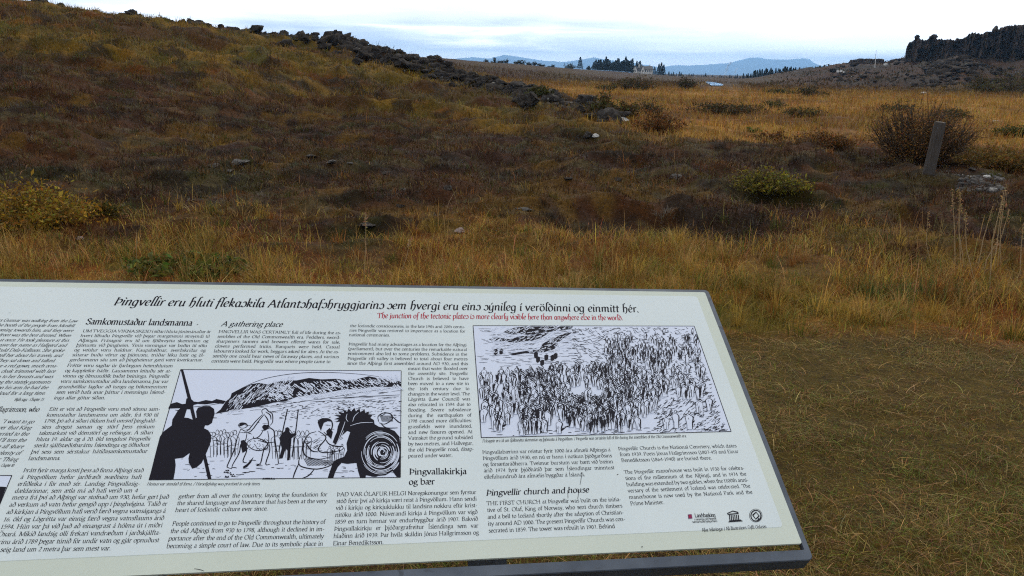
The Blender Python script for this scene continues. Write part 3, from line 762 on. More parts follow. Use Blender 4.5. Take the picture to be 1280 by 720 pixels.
shrub(905, 141, 100, 13, [BRN, (.09, .055, .024), DKG], 'long brown band of scrub across the golden plain', 4200, 40, .06)
shrub(1012, 121, 40, 13, [DKG, BRN], 'dark bush below the far conifer wood', 1600, 22, .09)
shrub(975, 117, 46, 7, [DKG, OLV], 'low dark scrub in front of the far conifer wood', 1300, 20, .1)
shrub(940, 165, 26, 7, [(.07, .09, .02)], 'tiny bright green tuft in the rusty grass', 500, 10, .04)
for i, (px, py, wp, hp) in enumerate(((1222, 115, 40, 22), (1255, 116, 46, 26), (1290, 117, 50, 27), (1236, 117, 34, 14))):
    shrub(px, py, wp, hp, [OLV, (.065, .055, .02), BRN], ('olive scrub at the cliff foot nearest the rocky mound', 'olive thicket in the middle of the cliff foot', 'olive thicket cut by the right edge under the cliff', 'low olive scrub in front of the cliff foot thickets')[i], 2200, 26, .12, group='scrub under the cliff')
# bare little trees on the left skyline
for px, py, wp, hp, lab in ((388, 60, 20, 14, 'bare grey shrub sticking up from the left skyline'), (411, 64, 11, 8, 'small yellowish sprig right of the bare skyline shrub')):
    D = crest_depth(ray(px, 95)[0]) * .99
    p = at_depth(px, py, D); root = empty('bare_shrub', tuple(p)); W, H = wp * D / FPX / 2, hp * D / FPX
    paths = []
    for i in range(34):
        a = RNG.uniform(-1.2, 1.2); e = np.array([math.sin(a) * W * RNG.uniform(.5, 1.1), RNG.normal(0, W * .5), H * math.cos(a * .7) * RNG.uniform(.7, 1.05)])
        paths.append([(np.array([0, 0, -.5]), .03), (e * .5, .022), (e, .010)])
    tubes('branches', paths, M_TWIG, root)
    leaves('foliage', np.array([pth[-1][0] + RNG.normal(0, .08, 3) for pth in paths for _ in range(5)]), np.full(170, .07), vary(np.tile(c_(.12, .10, .07) if px == 388 else c_(.2, .16, .05), (170, 1)), .3), M_LEAF, root)
    tag(root, lab, 'shrub')
# green herb behind the board
def herb(px, py, wpx, label, n, cols, hh=.12):
    p, D = ground_hit(px, py); W = wpx * D / FPX / 2
    root = empty('leafy_herb', tuple(p)); paths = []; LP, LC = [], []
    for i in range(n):
        a = RNG.uniform(0, 6.28); r = W * math.sqrt(RNG.uniform(0, 1)); b = np.array([r * math.cos(a), r * math.sin(a) * .5, 0]); e = b + np.array([RNG.normal(0, .05), RNG.normal(0, .05), hh * RNG.uniform(.5, 1.25)])
        paths.append([(np.array([0, 0, -.10]), .004), (b, .004), ((b + e) / 2 + RNG.normal(0, .01, 3), .003), (e, .0015)])
        for u in np.linspace(.45, 1.1, 9):
            for s in (-1, 1): LP.append(b + (e - b) * u + np.array([s * RNG.uniform(.01, .04), RNG.normal(0, .02), RNG.normal(0, .008)])); LC.append(cols[RNG.integers(0, len(cols))])
    leaves('foliage', np.array(LP), np.full(len(LP), .034), vary(np.array(LC), .25), M_LEAF, root, 1.5); tubes('stems', paths, M_STALKG, root)
    return tag(root, label, 'plant')
M_STALKG = m_plain('green_stem', (.10, .11, .03), .6)
M_STALK = m_plain('dry_stem', (.36, .255, .13), .7)
herb(240, 342, 165, 'green leafy herb patch right behind the top left of the board', 80, [(.105, .115, .028), (.08, .095, .024), (.15, .125, .035)], .09)
# green rush tuft at the right, in front of the dry stalks
p, D = ground_hit(1140, 372)
n = 420; th = RNG.uniform(0, 6.28, n); rr_ = .30 * np.sqrt(RNG.uniform(0, 1, n))
gt = blades('grass_tuft', p[0] + rr_ * np.cos(th) * 1.5, p[1] + rr_ * np.sin(th) * .8, RNG.uniform(.10, .26, n), RNG.uniform(.003, .006, n), RNG.uniform(.2, .8, n), vary(np.tile(c_(.095, .105, .030), (n, 1)), .3), M_BLADE, k=3, kind=None)
tag(gt, 'fresh green grass tuft in the dry grass at the right', 'grass tuft')
# tall dry stalks
stk = [((1194, 338), (1190, 238)), ((1206, 338), (1201, 240)), ((1202, 262), (1199, 236)), ((1219, 355), (1206, 266)), ((1222, 336), (1241, 258)), ((1237, 362), (1255, 240)), ((1242, 340), (1253, 250)), ((1247, 330), (1262, 262)), ((1252, 318), (1258, 232)), ((1229, 350), (1248, 300)), ((1166, 330), (1160, 268)), ((1275, 345), (1279, 280))]
for i, ((bx, by), (tx, ty)) in enumerate(stk):
    p, D = ground_hit(bx, max(by, 335)); D = min(max(D, 5.4), 6.6)
    p = at_depth(bx, max(by, 335), D); p[2] = hz(p[0], p[1])
    q = at_depth(tx, ty, D); q[2] = max(q[2], p[2] + .15)
    root = empty('dry_stalk', tuple(p)); d = q - p
    mid = d * .5 + np.array([RNG.normal(0, .012), .02, 0])
    r0 = RNG.uniform(.0028, .0042)
    tubes('stem', [[(np.zeros(3), r0 * 1.2), (mid, r0), (d, r0 * .6)]], M_STALK, root)
    hd = [d * u + RNG.normal(0, .008, 3) for u in np.linspace(.76, 1.02, 30)]
    leaves('seed_head', np.array(hd), np.full(30, .010), vary(np.tile(c_(.36, .25, .13), (30, 1)), .2), M_LEAF, root, 2.2)
    tag(root, 'thin tall dry stalk rising from the grass at the right' if i not in (3, 8, 10, 11) else {3: 'palest dry stalk with a kink, front of the stalk group', 8: 'tallest dry stalk with a bushy seed head', 10: 'lone reddish dry stalk left of the stalk group', 11: 'dry stalk cut by the right edge of the view'}[i], 'dry stalk', 'tall dry stalks at the right')
# two pale stems left of the board's middle
for px0, py0, px1, py1 in ((500, 345, 513, 300), (455, 345, 457, 268)):
    p, D = ground_hit(px0, py0); q = at_depth(px1, py1, D); root = empty('dry_stalk', tuple(p)); d = q - p
    tubes('stem', [[(np.zeros(3), .003), (d * .5 + np.array([.008, 0, 0]), .0025), (d, .0018)]], M_STALK, root)
    leaves('seed_head', np.array([d * u + RNG.normal(0, .006, 3) for u in np.linspace(.8, 1.02, 24)]), np.full(24, .014), vary(np.tile(c_(.42, .31, .18), (24, 1)), .2), M_LEAF, root, 2.2)
    tag(root, 'pale feathery grass stalk above the middle of the board' if px0 == 500 else 'thin brown grass stalk left of the pale feathery one', 'dry stalk')

# leaning wooden post
p, D = ground_hit(1160.5, 217)
q = at_depth(1175.5, 152.5, D)
root = empty('leaning_post', tuple(p)); d = Vector(tuple(q - p)); Lp = d.length; rp = 13.5 * D / FPX / 2
NS = 14; V, F = [], []
prof = [(-.35, 1.0), (.02, 1.0), (.3, .99), (.6, .98), (.9, .97), (.97, .97), (.995, .93)]
u_ = d.normalized(); a_ = u_.orthogonal().normalized(); b_ = u_.cross(a_)
for h_, f_ in prof:
    for i in range(NS):
        a = i * 2 * math.pi / NS; rw = rp * f_ * (1 + .03 * math.sin(3 * a) + .02 * math.sin(7 * a + 1))
        V.append(tuple(u_ * (h_ * Lp) + (a_ * math.cos(a) + b_ * math.sin(a)) * rw))
for r in range(len(prof) - 1):
    for i in range(NS): F.append((r * NS + i, r * NS + (i + 1) % NS, (r + 1) * NS + (i + 1) % NS, (r + 1) * NS + i))
F.append(tuple(range(NS))[::-1])
def m_wood():
    m, t, b = new_mat('weathered_wood')
    tcn = t.nodes.new('ShaderNodeTexCoord'); mp = t.nodes.new('ShaderNodeMapping'); mp.inputs['Scale'].default_value = (30, 30, 2.5)
    n = t.nodes.new('ShaderNodeTexNoise'); n.inputs['Scale'].default_value = 2; n.inputs['Detail'].default_value = 8
    r = t.nodes.new('ShaderNodeValToRGB'); r.color_ramp.elements[0].position = .3; r.color_ramp.elements[0].color = (.044, .038, .034, 1); r.color_ramp.elements[1].position = .75; r.color_ramp.elements[1].color = (.105, .090, .080, 1)
    t.links.new(tcn.outputs['Object'], mp.inputs[0]); t.links.new(mp.outputs[0], n.inputs['Vector']); t.links.new(n.outputs['Fac'], r.inputs[0]); t.links.new(r.outputs[0], b.inputs['Base Color'])
    bp = t.nodes.new('ShaderNodeBump'); bp.inputs['Strength'].default_value = .6; bp.inputs['Distance'].default_value = .01; t.links.new(n.outputs['Fac'], bp.inputs['Height']); t.links.new(bp.outputs[0], b.inputs['Normal'])
    b.inputs['Roughness'].default_value = .9; b.inputs['Specular IOR Level'].default_value = .2
    return m
mesh_py('shaft', V, F, m_wood(), root, smooth=False)
tp = [tuple(u_ * (Lp * .999) + (a_ * math.cos(i * 2 * math.pi / NS) + b_ * math.sin(i * 2 * math.pi / NS)) * rp * .92) for i in range(NS)]
mesh_py('sawn_top', tp + [tuple(u_ * (Lp * 1.004))], [(i, (i + 1) % NS, NS) for i in range(NS)], m_mottle('sawn_wood', (.26, .235, .20), (.36, .33, .29), 30), root)
tag(root, 'weathered grey round wooden post leaning right in front of the twiggy bush', 'post')

# ================================================================== the far side of the plain
# water glinting in the plain
wm = m_plain('still_water', (.02, .03, .035), .04, 0, .5); wm.node_tree.nodes['Principled BSDF'].inputs['IOR'].default_value = 1.33
wl = at_depth(881.5, 103, 165.0); 
def on_z(px, py, z):
    v = ray(px, py); D = (z - CAMZ) / v[2]; return (v[0] * D, D, z)
wz_ = .36
wp_ = [on_z(881, 101.9, wz_), on_z(887, 102.0, wz_), on_z(896, 103.4, wz_), on_z(904, 105.2, wz_), on_z(904, 107.0, wz_), on_z(889, 106.6, wz_), on_z(884.5, 104.2, wz_)]
tag(mesh_py('water', wp_, [tuple(range(len(wp_)))], wm), kind='structure')

# lava cliff on the right
def cliff(name, pts, base_py, thick, mat, label, seed, nrow=46, ncol=420, rough=1.0):
    pxs = np.linspace(pts[0][0], pts[-1][0], ncol)
    xs = [p[0] for p in pts]; tops = np.interp(pxs, xs, [p[1] for p in pts]); Ds = np.interp(pxs, xs, [p[2] for p in pts])
    V = []
    cols_ = []
    for i, p in enumerate(pxs):
        v = ray(p, tops[i]); D = Ds[i]; zt = CAMZ + v[2] * D; vb = ray(p, base_py(p)); zb = CAMZ + vb[2] * D - 3
        column = []
        for r in range(nrow):
            f = r / (nrow - 1)
            if f < .72: s = f / .72; z = zb + (zt - zb) * s; back = .25 * s ** 1.5 * (zt - zb) * .35
            else: s = (f - .72) / .28; z = zt - s * s * 2.0; back = .0875 * (zt - zb) + s * thick
            u = p * .11
            n1 = mn.noise(Vector((u * 1.0 + seed, z * .10, 0))); n2 = mn.noise(Vector((u * 3.2, z * .22, seed))); n3 = mn.noise(Vector((u * 8, z * .9, seed * 2)))
            ledge = mn.noise(Vector((u * .6, z * .45, seed + 4)))
            dd = (n1 * 2.6 + abs(n2) * 2.4 + n3 * .9 + (1.2 if ledge > .05 else 0)) * rough
            DD = D + back - dd
            column.append((v[0] * DD, DD, z + (n3 * .25 + n2 * .35) * (1 if r > 4 else 0) * rough))
        cols_.append(column)
    for c in cols_: V += c
    F = [(i * nrow + r, (i + 1) * nrow + r, (i + 1) * nrow + r + 1, i * nrow + r + 1) for i in range(ncol - 1) for r in range(nrow - 1)]
    F += [tuple(range(nrow))]
    o = mesh_py(name, V, F, mat)
    return tag(o, kind='structure')
M_CLIFF = m_mottle('cliff_lava', (.034, .023, .018), (.080, .056, .044), .45, .95, (.10, .085, .06), .8, .60, .6, spec=.05)
T1 = [(1131.5, 70, 214), (1132.5, 62, 213.5), (1134, 57, 213), (1136, 54, 213), (1140, 51, 212), (1144, 50, 211), (1144.6, 45.5, 211), (1148, 45, 211), (1149, 49, 210), (1160, 49.5, 208), (1163, 46, 207), (1169, 44, 206), (1170.5, 48, 205.5), (1182, 50, 203), (1184, 48, 203), (1188, 48, 202), (1190, 50, 202), (1194, 50, 201), (1195, 47.5, 201), (1204, 48, 199), (1209, 43.5, 198), (1215, 40.5, 197), (1222, 42, 196), (1229, 43.5, 195),
      (1232, 39.5, 194), (1240, 39, 193), (1241, 34, 193), (1246, 34, 192), (1248, 36, 191), (1253, 33, 190), (1262, 31, 189), (1272, 30, 187), (1290, 31, 184), (1340, 28, 175), (1420, 18, 160), (1560, 8, 140), (1800, -15, 120)]
cliff('lava_cliff', T1, lambda p: np.interp(p, [1130, 1205, 1280, 1800], [84, 84, 104, 150]), 22, M_CLIFF, '', 3.0, ncol=620)
T2 = [(1036, 83, 268), (1046, 82, 268), (1048, 80, 268), (1060, 78.5, 266), (1063, 75, 266), (1070, 74, 265), (1074, 73, 265), (1090, 73.5, 263), (1105, 73.5, 262), (1106.5, 79, 262), (1108, 81, 262), (1110, 79, 262), (1112, 75, 262), (1118, 73.5, 261), (1130, 72.5, 260), (1160, 71, 258)]
cliff('low_cliff', T2, lambda p: np.interp(p, [1036, 1160], [88, 86]), 16, M_CLIFF, '', 8.0, ncol=240, rough=.5)
for px, py, wp, hs in ((1146.3, 47, 4.4, 1.6), (1167, 46.5, 7, .8), (1244, 36, 5, 1.2)):
    D = np.interp(px, [1131, 1240], [211, 193]); p = at_depth(px, py, D + 2); r = wp * D / FPX / 2 / .8
    o = bpy.data.objects.new('cliff_boulder', ROCKS['dark'][int(px) % 4]); C.objects.link(o); o.location = tuple(p); o.scale = (r, r, r * hs)
    tag(o, {1146.3: 'upright rock pinnacle at the left end of the cliff top', 1167: 'rounded rock on the left part of the cliff top', 1244: 'rock knob below the highest part of the cliff top'}[px], 'boulder')

# conifers
def conifer_meshes(seed, H=1.0, R=.19):
    r = np.random.default_rng(seed); P_, Cc = [], []
    n = 1500; z = r.uniform(.04, 1, n) ** .9; rad = R * (1 - z) ** .85 * (.55 + .45 * np.sqrt(r.uniform(0, 1, n))) + .008; a = r.uniform(0, 6.28, n)
    rad = rad * (1 + .25 * np.sin(z * 40 + seed)) 
    pts = np.c_[rad * np.cos(a), rad * np.sin(a), z * H]
    dirs = np.c_[np.cos(a), np.sin(a), r.uniform(-.55, .1, n)] * (.045 + .05 * (1 - z))[:, None]
    side = np.c_[-np.sin(a), np.cos(a), r.normal(0, .3, n)] * .030
    V = np.stack([pts - side, pts + side, pts + dirs], 1).reshape(-1, 3)
    col_ = np.repeat(c_(.016, .022, .013)[None] * np.exp(r.normal(0, .35, n))[:, None], 3, 0)
    return V, col_, n
CON = []
M_NEEDLE = m_attr('needles', .8, 0, .1)
for s_ in range(4):
    V, cc, n = conifer_meshes(s_ + 5, R=(.24, .30, .19, .27)[s_])
    o = mesh_np('crown', V, np.arange(n) * 3, np.full(n, 3), np.arange(3 * n), M_NEEDLE, None, cc); m1 = o.data; bpy.data.objects.remove(o)
    o = tubes('trunk', [[((0, 0, -.06), .022), ((0, 0, .5), .014), ((0, 0, .97), .003)]], M_TWIG); m2 = o.data; bpy.data.objects.remove(o)
    CON.append((m1, m2))
rt = random.Random(3)
def conifer(px, top, base, D, label, group):
    p = at_depth(px, base, D); H = (base - top) * D / FPX * 1.03; z = hz(p[0], p[1]); zb = min(p[2], z + .0) if False else p[2]
    root = empty('conifer_tree', (p[0], p[1], min(zb, z) if zb - z < 3 else z), rt.uniform(0, 6))
    H += zb - root.location.z
    m1, m2 = CON[rt.randrange(4)]
    for nm, me in (('crown', m1), ('trunk', m2)):
        o = bpy.data.objects.new(nm, me); C.objects.link(o); o.parent = root; o.scale = (H * .9, H * .9, H)
    tag(root, label, 'conifer', group)
for px, top, base, lab in ((725, 72.5, 85, 'lone conifer left of the farmhouse wood'), (823, 81, 93, None), (826, 79.5, 93.5, 'tall conifer at the right end of the farmhouse'), (829, 82, 93.5, None), (818, 84, 92, None)):
    conifer(px, top, base, 430, lab or 'dark conifer at the right end of the farmhouse', 'conifers by the farmhouse')
for px in [741.5, 743, 744.5, 746, 747.5, 749, 750.5, 752, 754, 755.5, 757, 758.5, 760, 762, 764]:
    conifer(px, 79.5 - rt.uniform(0, 4.5) - (3 if px == 757 else 0), 87.5, 440 + rt.uniform(-8, 8), 'tallest conifer in the left clump of the farmhouse wood' if px == 757 else 'dark conifer in the left clump of the farmhouse wood', 'conifers of the farmhouse wood')
for px in [765.5, 767, 768.5, 770, 771.5, 773, 774.5, 776, 777, 778.5, 780, 781.5, 783, 784.5, 786, 788, 790]:
    conifer(px, 80 - rt.uniform(0, 5.5) - (2 if px == 781.5 else 0), 89, 440 + rt.uniform(-8, 8), 'tallest conifer in the right clump of the farmhouse wood' if px == 781.5 else 'dark conifer in the right clump of the farmhouse wood', 'conifers of the farmhouse wood')
for px in (795.5, 798, 799.5): conifer(px, 78 + rt.uniform(-1, 1), 89, 460, 'conifer behind the roofs of the farmhouse', 'conifers of the farmhouse wood')
for i in range(16):
    px = 836 + i * 3.1 + rt.uniform(-1, 1); conifer(px, (91.5 if i < 5 else 93) + rt.uniform(-2.2, 1), 97.5, 520, 'small conifer in the low row right of the farmhouse', 'low row of conifers')
for i in range(84):
    u = i / 83; px = 884 + 152 * u + rt.uniform(-1.2, 1.2)
    top = np.interp(px, [884, 920, 936, 942, 960, 978, 1000, 1036], [96, 95, 92, 88.5, 88, 85.5, 86.5, 83]) + rt.uniform(-2, 2.6)
    conifer(px, top, np.interp(px, [884, 936, 1036], [98.5, 99, 96]), np.interp(px, [884, 940, 1036], [480, 330, 290]) + rt.uniform(-6, 6), 'dark conifer in the long wood below the blue mountain', 'conifers of the long wood')
# leafless and rounded trees near the farm, and scrub on the far rise
for px, py, wp, hp in ((713, 85, 17, 6.5), (737, 86, 8, 4.5), (690, 84, 10, 4)): shrub(px, py, wp, hp, [(.04, .036, .02), DKG], {713: 'rounded dark tree left of the lone conifer', 737: 'low dark tree between the lone conifer and the wood', 690: 'low dark scrub farthest left of the farm trees'}[px], 500, 14, .5, D=430, cat='tree', name='round_tree')
for i, px in enumerate((607, 618, 626, 633, 645, 652, 661, 668, 676)):
    shrub(px, 78.5 + .05 * (px - 607), 8 + (i % 3) * 2, 3.5 + (i % 2) * 2, [(.035, .03, .018), DKG], 'small dark tree on the far rise behind the crest', 260, 10, .3, D=262, group='small trees on the far rise', cat='tree', name='round_tree')

# farmhouse and church
FW = m_mottle('white_render', (.70, .70, .68), (.80, .80, .78), 1.5, .8); FR = m_mottle('dark_roof', (.035, .04, .05), (.06, .065, .075), 2, .7); FG = m_plain('window_glass', (.02, .025, .03), .15)
def gable_house(root, x0, x1, y0, y1, he, hr, axis):
    """walls with gable ends, roof slabs with eaves; ridge along axis"""
    if axis == 'y':
        xm = (x0 + x1) / 2; prof_ = [(x0, 0), (x1, 0), (x1, he), (xm, hr), (x0, he)]
        V = [(x, y0, z) for x, z in prof_] + [(x, y1, z) for x, z in prof_]
    else:
        ym = (y0 + y1) / 2; prof_ = [(y0, 0), (y1, 0), (y1, he), (ym, hr), (y0, he)]
        V = [(x0, y, z) for y, z in prof_] + [(x1, y, z) for y, z in prof_]
    F = [(0, 1, 2, 3, 4), (9, 8, 7, 6, 5)] + [(i, i + 5, (i + 1) % 5 + 5, (i + 1) % 5) for i in range(5)]
    mesh_py('wall', V, F, FW, root)
    t, e = .16, .25
    V, F = [], []
    for s in (0, 1):
        b = len(V)
        if axis == 'y':
            xe = x0 - e if s == 0 else x1 + e; ze = he - e * (hr - he) / ((x1 - x0) / 2)
            q = [(xe, y0 - e, ze + .02), (xm, y0 - e, hr + .02), (xm, y1 + e, hr + .02), (xe, y1 + e, ze + .02)]
        else:
            ye = y0 - e if s == 0 else y1 + e; ze = he - e * (hr - he) / ((y1 - y0) / 2)
            q = [(x0 - e, ye, ze + .02), (x0 - e, ym, hr + .02), (x1 + e, ym, hr + .02), (x1 + e, ye, ze + .02)]
        V += q + [(a, b_2, c + t) for a, b_2, c in q]
        F += [(b, b + 1, b + 2, b + 3), (b + 7, b + 6, b + 5, b + 4)] + [(b + i, b + 4 + i, b + 4 + (i + 1) % 4, b + (i + 1) % 4) for i in range(4)]
    return mesh_py('roof', V, F, FR, root)
fp = at_depth(803, 91, 436); fz = hz(fp[0], fp[1])
farm = empty('farmhouse', (fp[0], fp[1], min(fz, fp[2])))
lift = max(0, fp[2] - fz) if fp[2] > fz else 0
s1 = 436 / FPX
gx = lambda a: (a - 803) * s1
gable_house(farm, gx(791.5), gx(796), -1.2, 7, 2.4, 4.0, 'y')
gable_house(farm, gx(796.2), gx(801.2), 1.2, 7, 1.5, 3.4, 'x')
gable_house(farm, gx(801.3), gx(805.0), -.8, 7, 2.4, 4.2, 'y')
r_ = gable_house(farm, gx(805.2), gx(815.5), .4, 7, 2.2, 3.9, 'x')
box_ = lambda nm, a, b, m, pr: mesh_py(nm, [(x, y, z) for z in (a[2], b[2]) for x, y in ((a[0], a[1]), (b[0], a[1]), (b[0], b[1]), (a[0], b[1]))], [(0, 3, 2, 1), (4, 5, 6, 7), (0, 1, 5, 4), (1, 2, 6, 5), (2, 3, 7, 6), (3, 0, 4, 7)], m, pr)
box_('chimney', (gx(799), 3, 3.2), (gx(800.2), 3.7, 5.0), FW, farm)
for a, y in ((793.2, -1.23), (802.6, -.83), (806.2, .37), (808.4, .37), (810.6, .37), (812.8, .37)):
    box_('window', (gx(a), y, .9), (gx(a + 1.1), y + .06, 1.9), FG, farm)
tag(farm, 'small white gabled farmhouse with dark roofs at the far edge of the plain', 'farmhouse')
cp_ = at_depth(812, 86.5, 470); ch = empty('church', (cp_[0], cp_[1], hz(cp_[0], cp_[1])))
q_ = 470 / FPX; hb = max(cp_[2] - ch.location.z, 0)
box_('tower', (-.9 * q_, -.5, 0), (.9 * q_, .5, hb + 2.4 * q_), m_mottle('dark_boards', (.05, .045, .045), (.08, .075, .07), 3), ch)
w_ = 1.0 * q_; z0 = hb + 2.41 * q_
mesh_py('spire', [(-w_, -.6, z0), (w_, -.6, z0), (w_, .6, z0), (-w_, .6, z0), (0, 0, z0 + 3.6 * q_)], [(0, 1, 2, 3), (0, 1, 4), (1, 2, 4), (2, 3, 4), (3, 0, 4)], FR, ch)
gable_house(ch, -2.2, 2.2, .8, 8, hb + .3, hb + 1.7, 'y')
tag(ch, 'little church with dark spire showing over the farmhouse roofs', 'church')
# flagpole on the slope
p, D = ground_hit(1093.5, 84.5, 320); q = at_depth(1095.3, 63, D); root = empty('flagpole', tuple(p)); d = q - p
WP_ = m_plain('white_paint', (.78, .77, .74), .5)
tubes('pole', [[((0, 0, -.3), .10), (d * .4, .085), (d, .05)]], WP_, root); tubes('finial', [[(d * .995, .09), (d * 1.008, .11), (d * 1.02, .03)]], WP_, root)
tag(root, 'thin white flagpole on the dark slope in front of the low cliff', 'flagpole')
# twin pale panels on the slope
p, D = ground_hit(1050, 94.5, 320); s_ = D / FPX
root = empty('trail_sign', tuple(p))
for x0_, x1_, z0_, z1_ in ((-4.8, -2.0, 3.6, 6.2), (-1.0, 2.0, 4.0, 6.4), (3.0, 4.6, 3.2, 5.0)):
    box_('panel', (x0_ * s_, -.04, z0_ * s_), (x1_ * s_, .04, z1_ * s_), WP_, root)
    box_('leg', ((x0_ + x1_) / 2 * s_ - .06, .05, -.2), ((x0_ + x1_) / 2 * s_ + .06, .14, z1_ * s_ - .05), M_LAVADARK, root)
tag(root, 'low sign with three pale panels on the dark slope left of the flagpole', 'sign')
# steam from the hot springs under the far mountain
sm = bpy.data.materials.new('steam'); sm.use_nodes = True; t = sm.node_tree; t.nodes.clear()
ov = t.nodes.new('ShaderNodeOutputMaterial'); pv = t.nodes.new('ShaderNodeVolumePrincipled'); pv.inputs['Color'].default_value = (.97, .97, .98, 1); pv.inputs['Density'].default_value = .12
t.links.new(pv.outputs[0], ov.inputs['Volume'])
for bx, by, tx, ty, w0, w1, lab in ((904, 95, 914, 77, 1.6, 4.5, 'tall white plume of steam rising before the far blue mountain'), (917.5, 93, 922, 85, 1.5, 2.6, 'short white plume of steam right of the tall plume')):
    D = 7000; V, F = [], []; NS = 12; NR = 12
    for r in range(NR):
        f = r / (NR - 1); c = at_depth(bx + (tx - bx) * f + math.sin(f * 7) * .8, by + (ty - by) * f, D)
        rad = (w0 + (w1 - w0) * f) * D / FPX / 2 * (1 + .25 * math.sin(f * 17)) * (math.sin(math.pi * min(1, .06 + f * .9)) ** .35)
        for i in range(NS): a = i * 2 * math.pi / NS; V.append((c[0] + rad * math.cos(a), c[1] + rad * math.sin(a), c[2] + rad * .3 * math.sin(2 * a)))
    for r in range(NR - 1):
        for i in range(NS): F.append((r * NS + i, r * NS + (i + 1) % NS, (r + 1) * NS + (i + 1) % NS, (r + 1) * NS + i))
    F += [tuple(range(NS))[::-1], tuple(range((NR - 1) * NS, NR * NS))]
    tag(mesh_py('steam_plume', V, F, sm), lab, 'steam plume')
# ================================================================== information board
# pose of the board in the camera's frame when it was surveyed (rotation vector, translation), then placed in the world
BS = 0.95                                                     # metres per board unit
_w = np.array([-0.79032306, -0.14684453, -0.04445397])
_th = np.linalg.norm(_w); _k = _w / _th
_K = np.array([[0, -_k[2], _k[1]], [_k[2], 0, -_k[0]], [-_k[1], _k[0], 0]])
RB = np.eye(3) + math.sin(_th) * _K + (1 - math.cos(_th)) * _K @ _K
TB = np.array([-0.69824981, 0.17308984, 1.6])
# board frame: x to the right, y down the slope, in board units
OB = EYE + BS * (WR @ TB)
XB, YB = WR @ RB[:, 0], WR @ RB[:, 1]
ZB = -np.cross(XB, YB)                                         # towards the reader
BX0, BX1, BY0, BY1 = -0.47, 1.2348, -0.2572, 0.4411           # panel edges
def b_of(px, py):
    """photo survey point -> board coordinates"""
    d = RB.T @ np.array([(px - CX) / FPX, (py - CY) / FPX, 1.0]); o = RB.T @ TB
    s = o[2] / d[2]
    return (d * s - o)[:2]
MB = Matrix.Identity(4)
for i in range(3):
    MB[i][0], MB[i][1], MB[i][2], MB[i][3] = XB[i] * BS, -YB[i] * BS, ZB[i] * BS, OB[i]
# local axes: x right, y UP the slope, z out of the panel, unit = board unit
board = empty('information_board')
BASE = Vector(tuple(OB + BS * (XB * .45 + YB * .2)))
board.location = (BASE.x, BASE.y, hz(BASE.x, BASE.y))
tag(board, 'tilted grey metal framed information board printed with Icelandic and English text and two ink drawings', 'information board')
bpy.context.view_layer.update()
LOC = board.matrix_world.inverted() @ MB
def bput(o, parent):
    """parent a mesh made in board units under a board part without moving it"""
    o.parent = parent
    if parent is board: o.matrix_local = LOC
    return o

M_STEEL = m_mottle('galvanised_steel', (.062, .078, .105), (.098, .118, .15), 14, .5, (.055, .066, .085), 40, .60, .08, .35, spec=.5)
M_DARKSTEEL = m_mottle('dark_steel', (.05, .055, .065), (.075, .08, .09), 18, .5, spec=.4)
M_PANEL = m_mottle('cream_laminate', (.535, .59, .515), (.575, .63, .555), 2.2, .30, spec=.5)
M_SHEET = m_mottle('printed_sheet', (.60, .675, .69), (.645, .715, .725), 2.6, .26, (.51, .575, .585), 45, .70, spec=.5)
M_PAPER = m_plain('drawing_paper', (.62, .68, .82), .32)
M_INK = m_plain('ink', (.010, .009, .016), .55, 0, .12)
M_TEXTINK = m_plain('text_ink', (.014, .015, .022), .55, 0, .12)
M_FINEINK = m_plain('fine_ink', (.022, .024, .032), .55, 0, .12)
M_RED = m_plain('red_ink', (.40, .018, .045), .55, 0, .12)
M_PURPLE = m_plain('purple_ink', (.13, .008, .09), .4)

def rrect(x0, x1, y0, y1, r, n=6):
    P_ = []
    for cx, cy, a0 in ((x1 - r, y1 - r, 0), (x0 + r, y1 - r, 90), (x0 + r, y0 + r, 180), (x1 - r, y0 + r, 270)):
        for i in range(n + 1):
            a = math.radians(a0 + 90 * i / n); P_.append((cx + r * math.cos(a), cy + r * math.sin(a)))
    return P_
YBOT = lambda x: .4415 - .0082 * (x - .45) / .78                # the panel's lower edge is a little out of square
def skew(pts):
    return [(x, y - (YBOT(x) - BY1) * min(1, max(0, (-y - BY0) / (BY1 - BY0)))) for x, y in pts]
def slab(name, pts, z0, z1, mat, parent):
    n = len(pts)
    V = [(x, y, z1) for x, y in pts] + [(x, y, z0) for x, y in pts]
    F = [tuple(range(n)), tuple(range(2 * n - 1, n - 1, -1))] + [(i, i + n, (i + 1) % n + n, (i + 1) % n) for i in range(n)]
    return bput(mesh_py(name, V, F, mat), parent)
T_ = lambda y: -y                                              # board y (down) -> local y (up)
# frame: a ring of angle section with a slot under the panel's lower edge
o_ = skew(rrect(BX0 - .013, BX1 + .0140, T_(BY1 + .0325), T_(BY0 - .0135), .012))
i_ = skew(rrect(BX0 - .001, BX1 + .0015, T_(BY1 + .0115), T_(BY0 - .0020), .002))
nn = len(o_)
V, F = [], []
for pts, z in ((o_, -.0032), (o_, -.038), (i_, -.010), (i_, -.0032)): V += [(x, y, z) for x, y in pts]
